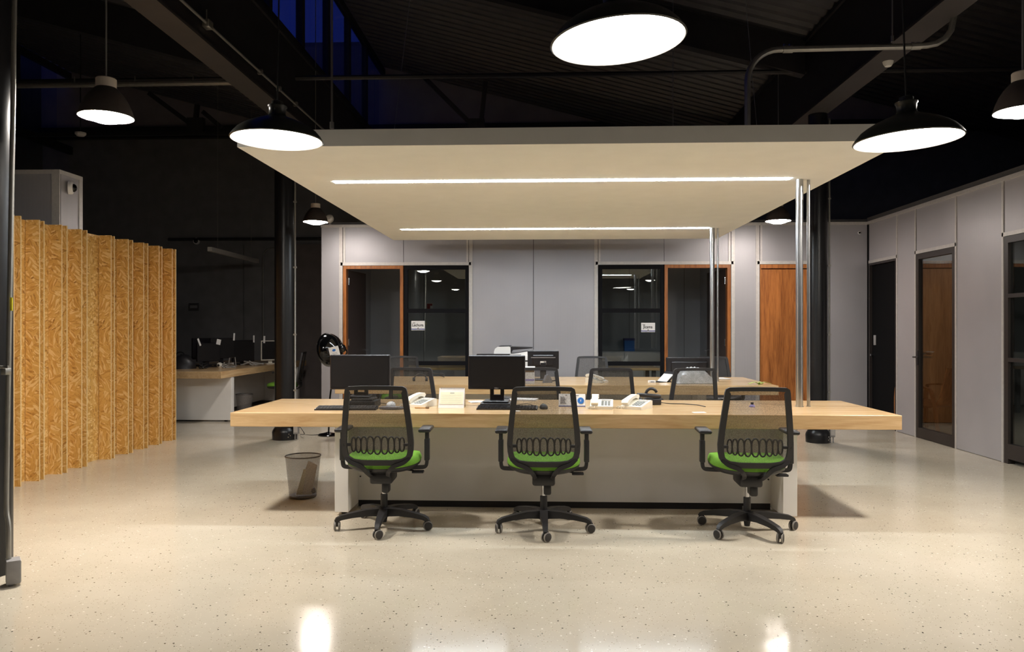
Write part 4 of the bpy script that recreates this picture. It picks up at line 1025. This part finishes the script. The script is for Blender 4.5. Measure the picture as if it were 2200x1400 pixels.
# calendar
t = thing('desk_calendar', 'cream tent calendar standing on the near desk', 'calendar', (PX(971, 5.85), 5.86, Z), R(-2))
hw, hh = 0.098, 0.145
MB().prism([(-0.055, 0), (-0.053, 0), (0.002, hh), (0.0, hh)], -hw, hw, 'x').build('front_card', M_PAPER, t)
MB().prism([(0.06, 0), (0.058, 0), (0.0, hh), (0.002, hh)], -hw, hw, 'x').build('back_card', M_PAPER, t)
TL = Matrix.Translation((0, -0.0565, 0)) @ Matrix.Rotation(-math.atan2(0.055, hh), 4, 'X')
MB().box(-hw+0.012, hw-0.008, -0.001, 0.0, 0.03, 0.125).build('page', M_CREAM, t, TL)
m = MB()
for r in range(5):
    m.box(-hw+0.02, hw-0.02, -0.0014, -0.0009, 0.042+r*0.014, 0.0428+r*0.014)
m.box(-0.012, 0.02, -0.0014, -0.0009, 0.114, 0.119); m.build('print', M_INKGREY, t, TL)
m = MB()
for i in range(22):
    x_ = -hw+0.012+i*0.0083; m.tube([(x_, 0.004+0.008*math.cos(a), hh-0.002+0.008*math.sin(a)) for a in [k*PI/4 for k in range(9)]], 0.0012, 4)
m.build('spiral_binding', M_INKGREY, t)
# papers
def papers(label, px, py, w_, d_, rz, n=3, z=Z, mat=M_PAPER, cat='papers'):
    g_ = G(px, py, z); t = thing('paper_sheets', label, cat, g_, R(rz))
    for i in range(n):
        MB().box(-w_/2, w_/2, -d_/2, d_/2, i*0.003+0.0003, i*0.003+0.0025).build('sheet', mat, t, Matrix.Rotation(R(random.uniform(-9, 9)), 4, 'Z'))
papers('loose papers left of the centre monitor base', 1026, 864, 0.13, 0.12, 20, 3)
papers('loose papers behind the centre keyboard', 1125, 859, 0.22, 0.16, -8, 4)
papers('white slip lying on the front right of the near desk', 1502, 886, 0.09, 0.05, 10, 1)
papers('small white slip under the middle chair back on near desk', 1110, 883, 0.05, 0.04, 30, 1)
papers('pale papers beside the thin pole on the far desk', 1545, 814, 0.2, 0.2, 15, 4)
# pen
t = thing('pen', 'pinkish pen lying beside the pale phone', 'pen', G(905, 877, Z)+Vector((0, 0, 0.006)), R(-8))
MB().cyl((-0.05, 0, 0), (0.035, 0, 0), 0.006, n=8).build('barrel', M_OAK, t); MB().cyl((0.035, 0, 0), (0.06, 0, 0), 0.008, n=8).build('cap', M_BROWN, t)
# counter card with blue circle
g_ = G(1229, 873, Z)
t = thing('counter_card', 'white tent card with a blue circle on the near desk', 'card', g_, R(-4))
hw, hh = 0.102, 0.098
MB().prism([(-0.03, 0), (-0.028, 0), (0.002, hh), (0.0, hh)], -hw, hw, 'x').prism([(0.032, 0), (0.030, 0), (0.0, hh), (0.002, hh)], -hw, hw, 'x').build('card', M_PAPER, t)
TL = Matrix.Translation((0, -0.0312, 0)) @ Matrix.Rotation(-math.atan2(0.03, hh), 4, 'X')
MB().cyl((0.067, 0, 0.05), (0.067, -0.0012, 0.05), 0.025, n=28).build('circle', M_BLUE, t, TL)
MB().box(0.0645, 0.0695, -0.002, -0.0011, 0.043, 0.058).build('circle_mark', M_PAPER, t, TL)
m = MB()
for r in range(6): m.box(-hw+0.012, -hw+0.012+0.045-0.006*(r % 3), -0.001, 0, 0.026+r*0.0095, 0.031+r*0.0095)
m.box(-0.05, -0.036, -0.001, 0, 0.088, 0.093).build('text_block', M_INKGREY, t, TL)
m = MB()
for r in range(4): m.box(0.004, 0.034, -0.001, 0, 0.036+r*0.012, 0.0385+r*0.012)
m.box(0.006, 0.052, -0.001, 0, 0.087, 0.092).build('text_block', M_INKGREY, t, TL)
MB().box(-hw, hw, -0.001, 0, 0.004, 0.010).build('stripe', M_NAVY, t, TL)
# small bottle
t = thing('small_bottle', 'tiny clear bottle with dark cap behind the right chair back', 'bottle', G(1616, 874, Z))
MB().lathe([(0.0, 0), (0.02, 0), (0.022, 0.004), (0.02, 0.012), (0.01, 0.02)], 14).build('body', M_PURPLE, t); MB().cyl((0, 0, 0.02), (0, 0, 0.036), 0.011, n=12).build('cap', M_INK, t)

# far desk
monitor('monitor', 'black monitor seen from behind on the far desk', PX(1167, 9.0), 9.0, R(180), 0.365, 0.215, 0.13, base_w=0.2, hole=False, logo=False, bar=True)
bk = bpy.data.objects['monitor.002']
pn = [c for c in bk.children if c.name.startswith('panel')][0]
MB().box(-0.035, 0.035, 0.0505, 0.0515, 0.185, 0.225).build('label', M_INKGREY, pn, label='white and grey rating label')
MB().box(-0.005, 0.034, 0.0512, 0.0522, 0.186, 0.22).build('label_white', M_PAPER, pn)
monitor('monitor', 'wide black monitor seen from behind, right end of far desk', PX(1480, 9.2), 9.2, R(178), 0.54, 0.23, 0.03, base_w=0.22, hole=False, logo=False)
t = thing('paper_box', 'white box with lid on the far desk, right of centre monitor', 'box', (PX(1118, 8.45), 8.5, Z))
MB().rbox(-0.155, 0.155, -0.1, 0.1, 0, 0.125, 0.002, 1).build('carton', M_PAPER, t)
MB().box(-0.153, 0.153, -0.098, 0.098, 0.125, 0.145).build('lid_shade_band', M_BROWN, t)  # brown band painting the shade under the lid overhang
MB().rbox(-0.16, 0.16, -0.105, 0.105, 0.145, 0.18, 0.003, 1).build('lid', M_PAPER, t)
MB().box(-0.155, 0.155, -0.101, -0.1, 0.03, 0.05).build('stripe', M_PURPLE, t)
t = thing('power_adapter', 'grey adapter and cables below the monitor seen from behind', 'adapter', (PX(1176, 8.55), 8.55, Z), R(20))
MB().prism([(-0.05, 0), (0.05, 0), (0.035, 0.05), (0.01, 0.09), (-0.02, 0.085)], -0.03, 0.03).build('body', M_INKGREY, t)
MB().tube(bez([(0.03, 0, 0.02), (0.1, -0.02, 0.03), (0.12, 0.03, 0.06), (0.14, 0.06, 0.02), (0.09, 0.09, 0.01)], 6), 0.004, 6).build('cable', M_CABLE, t)
t = thing('wrapped_paper', 'clear wrapped paper bundle on the far desk, right side', 'paper bundle', (PX(1490, 8.55), 8.6, Z), R(4))
vs = []; fs = []; nx, ny = 14, 9
for j in range(ny+1):
    for i in range(nx+1):
        u, v = 2*i/nx-1, 2*j/ny-1; ed = max(abs(u), abs(v)); hgt = 0.165*(1-ed**4)*(0.8+0.2*math.cos(u*2)) + 0.014*math.sin(i*2.3+j*1.7)*(1-ed**2)
        vs.append((u*0.20*(1-0.08*v), v*0.17, 0.004+max(0, hgt)))
for j in range(ny):
    for i in range(nx): fs.append((j*(nx+1)+i, j*(nx+1)+i+1, (j+1)*(nx+1)+i+1, (j+1)*(nx+1)+i))
MB().add(vs, fs).box(-0.18, 0.18, -0.15, 0.15, 0, 0.005).build('wrap', M_BAG, t, sharp=25)
t = thing('tablet_stand', 'open black tablet on a small stand, right part of far desk', 'tablet', (PX(1418, 8.7), 8.72, Z), R(-65))
MB().box(-0.08, 0.08, -0.06, 0.10, 0, 0.008).build('base', M_PLASTIC, t)
MB().box(-0.10, 0.10, -0.004, 0.004, 0.0, 0.14).build('tablet', M_PLASTIC, t, Matrix.Translation((0, 0.06, 0.004)) @ Matrix.Rotation(R(-38), 4, 'X'))
MB().box(-0.09, 0.09, -0.003, 0.003, 0.0, 0.12).build('cover', M_PAPER, t, Matrix.Translation((0, 0.03, 0.006)) @ Matrix.Rotation(R(-48), 4, 'X'))
t = thing('card_holder', 'small white block beside the black tablet on far desk', 'block', (PX(1400, 8.6), 8.58, Z))
MB().rbox(-0.04, 0.04, -0.03, 0.03, 0, 0.025, 0.004).build('block', M_PAPER, t); MB().box(-0.02, 0.02, -0.031, -0.03, 0.008, 0.018).build('slot', M_INKGREY, t)
t = thing('green_ribbon', 'pale green leafy ribbon lying on the far desk right end', 'ribbon', (PX(1628, 8.45), 8.4, Z))
m = MB()
for i in range(5):
    a = i*1.2; m.strap(bez([(0, 0, 0.006), (0.06*math.cos(a), 0.04*math.sin(a), 0.025), (0.13*math.cos(a), 0.05*math.sin(a), 0.008)], 4), (-math.sin(a), math.cos(a), 0), 0.03, 0.003)
m.build('leaves', plain('pale_green', srgb(170,186,96), 0.6), t); MB().cyl((0,0,0), (0,0,0.014), 0.012, n=10).build('knot', M_GREEN, t)
t = thing('headset', 'black headset lying on the far desk behind the left chairs', 'headset', (PX(903, 8.75), 8.75, Z))
MB().tube(arc((0, 0, 0.008), 0.075, 10, 170, 12, 'xz'), 0.007).build('headband', M_PLASTIC, t)
for s_ in (-1, 1): MB().cyl((s_*0.085, 0, 0.022), (s_*0.060, 0, 0.022), 0.022, n=14).build('earcup', M_PLASTIC, t)
t = thing('cable_coil', 'black cable loop on the far desk near the left window', 'cable', (PX(935, 9.4), 9.4, Z))
MB().tube([(0.11*math.cos(a*0.5), 0.06*math.sin(a*0.5), 0.006+0.03*max(0, math.sin(a*0.5))*0.3+0.002*a) for a in range(0, 22)], 0.005, 6).build('loop', M_CABLE, t)
# printer
pxc, pyc = PX(1105, 10.62), 10.66
t = thing('office_printer', 'white office printer with black feeder standing behind the far desk', 'printer', (pxc, pyc, 0))
MB().rbox(-0.27, 0.27, -0.28, 0.28, 0.05, 0.70, 0.01).rbox(-0.27, 0.27, -0.28, 0.28, 0.78, 0.99, 0.01).box(-0.27, -0.1, -0.26, 0.28, 0.70, 0.78).build('body', M_WHITE, t)
for k in range(3): 
    dr = MB().rbox(-0.26, 0.26, -0.292, -0.28, 0.08+k*0.2, 0.26+k*0.2, 0.003, 1).build('paper_drawer', M_PAPER, t); MB().box(-0.06, 0.06, -0.296, -0.292, 0.22+k*0.2, 0.24+k*0.2).build('drawer_pull', M_INKGREY, dr)
MB().box(-0.272, 0.272, -0.282, 0.282, 0.905, 0.925).build('seam_band', M_INK, t)
MB().prism([(-0.27, 0.99), (0.28, 0.99), (0.265, 1.055), (0.0, 1.01), (-0.045, 1.01), (-0.045, 1.095), (-0.06, 1.11), (-0.22, 1.105), (-0.255, 1.08), (-0.27, 1.04)], -0.24, 0.26).build('document_feeder', M_WHITE, t)
MB().prism([(-0.045, 1.105), (0.25, 1.095), (0.255, 1.085), (-0.02, 1.06), (-0.04, 1.03), (-0.045, 1.03)], -0.2, 0.24).prism([(-0.25, 1.085), (-0.2, 1.115), (-0.05, 1.118), (-0.05, 1.108), (-0.2, 1.104), (-0.24, 1.08)], -0.22, 0.25).build('feeder_tray', M_SCREENB, t)
MB().prism([(-0.50, 0.985), (-0.05, 0.985), (-0.05, 1.012), (-0.49, 1.012)], -0.40, -0.26).build('control_panel', M_SCREENB, t)
MB().box(-0.04, 0.1, -0.38, -0.27, 0.985, 1.003).build('control_panel_shelf', M_GREY, t)
for s_ in (-1, 1):
    for q in (-1, 1): MB().cyl((s_*0.22, q*0.22, 0), (s_*0.22, q*0.22, 0.05), 0.025, n=10).build('foot', M_PLASTIC, t)

# window name cards
def sign(word, pa, py0, py1, pb, label):
    a, b = P(pa, py0, YB-0.002), P(pb, py1, YB-0.002)
    t = thing('name_card', label, 'sign', ((a.x+b.x)/2, YB+0.026, (a.z+b.z)/2)); w_, h_ = (b.x-a.x)/2, (a.z-b.z)/2
    MB().box(-w_, w_, -0.001, 0.001, -h_, h_).build('card', M_PAPER, t)
    MB().box(-w_, w_, -0.0016, -0.001, -h_+0.008, -h_+0.022).build('stripe', M_NAVY, t)
    MB().prism([(-0.016, -h_+0.012), (0.016, -h_+0.012), (0.008, -h_+0.034), (0, -h_+0.042), (-0.008, -h_+0.034)], -0.002, -0.001).build('emblem', M_INKGREY, t)
    text('Sala', 0.024, M_INK, t, Matrix.Translation((-w_*0.6, -0.0016, h_*0.58)) @ FACE)
    o = text(word, 0.052, M_INK, t, Matrix.Translation((-0.004, -0.0016, 0.006)) @ FACE, ext=0.0006)
    o.scale = (1.0, 1.15, 1); 
sign('Lechuga', 883, 689, 709, 912, 'white name card reading Lechuga on the left office window')
sign('Jícama', 1378, 693, 713, 1408, 'white name card reading Jícama on the right office window')
q = P(923, 659, OB-0.01)
t = thing('safety_sign', 'small red and white sign inside the left office', 'sign', q)
MB().box(-0.06, 0.06, 0, 0.006, -0.075, 0.075).build('plate', M_PAPER, t); MB().box(-0.05, 0.01, -0.001, 0, -0.05, 0.06).box(0.01, 0.05, -0.001, 0, 0.02, 0.06).build('print', M_RED, t)

# inside the offices
def meeting_table(label, x, y, w_, d_):
    t = thing('meeting_table', label, 'table', (x, y, 0))
    MB().rbox(-w_/2, w_/2, -d_/2, d_/2, 0.71, 0.75, 0.006, 1).build('table_top', M_OAK, t)
    for s_ in (-1, 1):
        for q in (-1, 1): MB().box(s_*(w_/2-0.08)-0.03, s_*(w_/2-0.08)+0.03, q*(d_/2-0.08)-0.03, q*(d_/2-0.08)+0.03, 0, 0.71).build('leg', M_OFFDARK, t)
meeting_table('wood meeting table inside the left office', -1.55, 12.35, 1.3, 1.0)
meeting_table('wood meeting table inside the right office', 1.15, 12.3, 1.3, 0.9)
t = thing('side_cabinet', 'low grey cabinet inside the right office', 'cabinet', (1.45, 13.9, 0))
MB().box(-0.7, 0.7, -0.24, 0.26, 0.03, 0.95).build('body', M_OFFICE, t)
for s_ in (-0.35, 0.35):
    d_ = MB().box(s_-0.34, s_+0.34, -0.258, -0.24, 0.06, 0.93).build('door', M_WHITE, t); MB().box(s_-0.01, s_+0.01, -0.275, -0.258, 0.5, 0.62).build('handle', M_CHROME, d_)
MB().box(-0.68, 0.68, -0.22, 0.24, 0, 0.03).build('dark_base', M_PLASTIC, t)
t = thing('blue_box', 'blue carton on the cabinet inside the right office', 'box', (P(1352, 750, 13.8).x, 13.85, 0.95))
MB().rbox(-0.09, 0.09, -0.1, 0.1, 0, 0.22, 0.004, 1).build('carton', M_BLUE, t); MB().rbox(-0.095, 0.095, -0.105, 0.105, 0.19, 0.23, 0.003, 1).build('lid', M_NAVY, t)
# added lamp that brightens the room, and armchair behind the glass door
t = thing('added_room_lamp', 'added round lamp on the ceiling, brightening the room behind the glass door', 'lamp', (6.3, 9.7, WH+0.045))
MB().lathe([(0.0, 0), (0.17, 0), (0.18, -0.03), (0.165, -0.05), (0.15, -0.05)], 28).build('housing', M_LAMPIN, t)
MB().lathe([(0.0, -0.056), (0.15, -0.05)], 28).build('diffuser', emit('added_lamp_diffuser', (1.0, 0.9, 0.78, 1), 16.0), t)
# armchair behind the glass door
t = thing('plywood_armchair', 'brown plywood armchair seen through the glass door', 'chair', (P(2008, 850, 10.2).x, 10.25, 0), R(205))
MB().strap(bez([(0, -0.30, 0.40), (0, 0.0, 0.36), (0, 0.2, 0.36), (0, 0.30, 0.5), (0, 0.40, 0.86)], 6), (1, 0, 0), 0.5, 0.018).build('seat_shell', M_PLY, t)
for s_ in (-1, 1):
    MB().strap(bez([(s_*0.28, 0.3, 0.02), (s_*0.28, 0.22, 0.5), (s_*0.28, 0.1, 0.6), (s_*0.28, -0.25, 0.6), (s_*0.28, -0.32, 0.5), (s_*0.28, -0.32, 0.01)], 6), (1, 0, 0), 0.05, 0.022).build('arm_leg', M_PLY, t)
MB().box(-0.28, 0.28, -0.02, 0.02, 0.33, 0.352).build('cross_rail', M_PLY, t)

# floor lamp with dome shade
lx, ly = G(706, 935).x, G(706, 935).y; sp = P(717, 750, ly)
t = thing('floor_lamp', 'glossy black dome floor lamp with a white tag behind the left monitor', 'lamp', (lx, ly, 0))
MB().lathe([(0.0, 0), (0.13, 0), (0.133, 0.012), (0.12, 0.022), (0.05, 0.035), (0.018, 0.045), (0.0, 0.045)], 32).build('base', M_GLOSSBLK, t)
so = sp - Vector((lx, ly, 0))
MB().tube(bez([(0, 0, 0.04), (0.02, 0, 0.5), (0.10, 0.01, 0.9), (so.x+0.16, 0.0, so.z-0.06), (so.x+0.16, 0, so.z)], 8), 0.011, 10).build('pole', M_GLOSSBLK, t)
DM = Matrix.Translation(so) @ Matrix.Rotation(R(-6), 4, 'Y') @ Matrix.Rotation(R(-24), 4, 'Z') @ Matrix.Rotation(R(90), 4, 'Y')
MB().lathe([(0.215, -0.09), (0.218, -0.086), (0.205, -0.04), (0.18, 0.005), (0.14, 0.045), (0.09, 0.072), (0.045, 0.085), (0.042, 0.10), (0.05, 0.11), (0.05, 0.15), (0.04, 0.165), (0.0, 0.168)], 36).build('dome_shade', M_GLOSSBLK, t, DM, sharp=60)
MB().lathe([(0.215, -0.09), (0.208, -0.085), (0.175, 0.0), (0.10, 0.06), (0.0, 0.075)], 36).build('shade_lining', M_LAMPIN, t, DM, sharp=60)
tg = MB().box(-0.062, 0.062, -0.002, 0.002, -0.078, 0.078).build('price_tag', M_PAPER, t, Matrix.Translation(P(719, 758, ly-0.3)-Vector((lx, ly, 0))) @ Matrix.Rotation(R(-14), 4, 'Y'))
MB().lathe([(0.0, 0), (0.022, 0), (0.022, 0.001), (0, 0.001)], 16, Matrix.Translation((0, -0.002, 0.035)) @ Matrix.Rotation(PI/2, 4, 'X') @ Matrix.Diagonal((1, 0.7, 1, 1))).build('tag_emblem', M_BLUE, tg)
m = MB()
for r in range(4): m.box(-0.04+0.004*r, 0.04-0.003*r, -0.003, -0.002, -0.05+r*0.016, -0.046+r*0.016)
m.build('tag_print', M_INKGREY, tg)
bxp = Vector((CLx+0.158, CLy-0.05, 0.13))
MB().tube(bez([(-0.1, 0.02, 0.01), (-0.22, 0.0, 0.004), (-0.38, 0.06, 0.004), tuple(bxp+Vector((0.1, 0, -0.06))-Vector((lx, ly, 0))), tuple(bxp+Vector((0.05, 0, 0.02))-Vector((lx, ly, 0))), tuple(bxp+Vector((0.035, 0, 0.02))-Vector((lx, ly, 0)))], 6), 0.004, 6).build('power_cord', M_CABLE, t)

# waste bins
def bin_(label, x, y, s=1.0):
    t = thing('waste_bin', label, 'bin', (x, y, 0), group='wire mesh waste bins')
    MB().lathe([(0.106*s, 0.012), (0.138*s, 0.33*s)], 40).build('mesh_wall', M_BINMESH, t)
    MB().lathe([(0.0, 0.004), (0.104*s, 0.004), (0.108*s, 0.012), (0.106*s, 0.018), (0.0, 0.01)], 40).build('bottom', M_BINRIM, t)
    MB().lathe([((0.139+0.004*math.cos(a))*s, (0.331+0.005*math.sin(a))*s) for a in [k*PI/4 for k in range(9)]], 40).build('rim', M_BINRIM, t)
    return t
bg_ = G(651, 1067)
bin_('grey wire mesh bin holding papers left of the near desk', bg_.x, bg_.y)
t = thing('bin_paper', 'crumpled white papers inside the near wire bin', 'paper', (bg_.x+0.02, bg_.y-0.01, 0.02))
MB().prism([(-0.03, 0), (0.055, 0.0), (0.085, 0.235), (0.01, 0.27), (-0.02, 0.16)], -0.004, 0.0, 'y', Matrix.Rotation(R(-12), 4, 'X')).build('sheet', M_PAPER, t)
MB().prism([(-0.07, 0), (-0.02, 0.0), (0.005, 0.2), (-0.015, 0.205)], -0.012, -0.009, 'y', Matrix.Rotation(R(-6), 4, 'X')).build('sheet', M_CREAM, t)
vs = [(0.06+0.025*math.cos(a)*math.sin(b)*random.uniform(.8,1.2), 0.02+0.025*math.sin(a)*math.sin(b)*random.uniform(.8,1.2), 0.03+0.025*math.cos(b)) for b in (0.4, 1.1, 2.0, 2.7) for a in [k*PI/3 for k in range(6)]]
MB().add(vs, [(j*6+i, j*6+(i+1)%6, (j+1)*6+(i+1)%6, (j+1)*6+i) for j in range(3) for i in range(6)] + [(5,4,3,2,1,0), (18,19,20,21,22,23)]).build('crumpled_ball', M_INKGREY, t, sharp=10)
bin_('dark wire mesh bin beside the desk in the dark area', -4.72, 12.0, 0.95)

# things on the dark desk
GL = 'computers on the dark desk'
def dm(px, py, rz, wd, hd, label, notes=(), mat=M_SCREENB, lift=0.09, hole=False):
    g_ = G(px, py, Z); return monitor('monitor', label, g_.x, g_.y, R(rz), wd, hd, lift, mat=mat, notes=notes, logo=False, hole=hole, group=GL)
dm(448, 788.5, 58, 0.40, 0.29, 'black monitor on the dark desk, nearest with two white notes', [(-0.15, 0.03, 0.12, R(-22)), (0.16, 0.075, 0.085, R(12))])
dm(436, 785.5, -118, 0.42, 0.34, 'black monitor on the dark desk, back turned behind the nearest one', [], lift=0.11)
dm(478, 785.5, 52, 0.42, 0.33, 'black monitor on the dark desk with one upright white note', [(0.19, 0.03, 0.12, R(4))], lift=0.12)
dm(523, 783, 60, 0.44, 0.36, 'black monitor on the dark desk, second from the column', [(0.2, 0.03, 0.12, R(0))], lift=0.05)
dm(582, 781.5, 38, 0.34, 0.34, 'white framed monitor on the dark desk beside the column', [(-0.12, 0.03, 0.12, R(2))], mat=M_BEIGE, lift=0.06)
t = thing('black_bag', 'soft black bag on the near end of the dark desk', 'bag', (G(398, 792, Z).x-0.1, G(398, 792, Z).y+0.05, Z))
vs = []; fs = []; nx, ny = 16, 8
for j in range(ny+1):
    b = PI/2*j/ny
    for i in range(nx):
        a = 2*PI*i/nx; rr = math.cos(b)**0.6*(1+0.08*math.sin(3*a+j)); vs.append((0.22*rr*math.cos(a), 0.16*rr*math.sin(a), 0.20*math.sin(b)*(1+0.1*math.cos(a))))
for j in range(ny):
    for i in range(nx): fs.append((j*nx+i, j*nx+(i+1)%nx, (j+1)*nx+(i+1)%nx, (j+1)*nx+i))
fs.append(tuple(reversed(range(nx))))
MB().add(vs, fs).build('bag_body', M_PLASTIC, t, sharp=60); MB().tube(arc((0, 0, 0.17), 0.08, 10, 170, 10), 0.01).build('handle', M_CABLE, t)
def tangle(label, px, py, mat, n, spread, r):
    g_ = G(px, py, Z); t = thing('cable_tangle', label, 'cables', g_)
    for k in range(n):
        pts = [(random.uniform(-spread, spread), random.uniform(-0.06, 0.06), max(r, random.uniform(-0.02, 0.09))) for _ in range(6)]
        MB().tube([Vector((p.x, p.y, max(p.z, r+0.001))) for p in bez(pts, 6)], r, 6).build('cable', mat, t)
tangle('pale cables in a tangle on the dark desk', 490, 790, M_CABLEG, 3, 0.10, 0.008)
tangle('grey looped cables on the dark desk near the white framed monitor', 545, 785, M_CABLEG, 2, 0.2, 0.012)
tangle('black cables in a heap on the dark desk', 436, 792, M_CABLE, 4, 0.06, 0.008)
t = thing('webcam', 'cream round webcam lying on the dark desk', 'webcam', G(472, 789, Z)+Vector((0, 0, 0.0)))
MB().lathe([(0.0, 0), (0.03, 0), (0.045, 0.03), (0.04, 0.06), (0.02, 0.075), (0, 0.077)], 16).build('body', M_BEIGE, t); MB().cyl((0, -0.042, 0.035), (0, -0.05, 0.035), 0.018, n=12).build('lens', M_INK, t)
t = thing('grey_bracket', 'small grey bracket standing on the dark desk', 'bracket', G(499, 786, Z))
MB().tube([(-0.06, 0, 0.008), (-0.045, 0, 0.13), (0.045, 0, 0.14), (0.06, 0, 0.008)], 0.008).build('frame', M_CABLEG, t); MB().box(-0.07, 0.07, -0.03, 0.03, 0, 0.008).build('base', M_INKGREY, t)
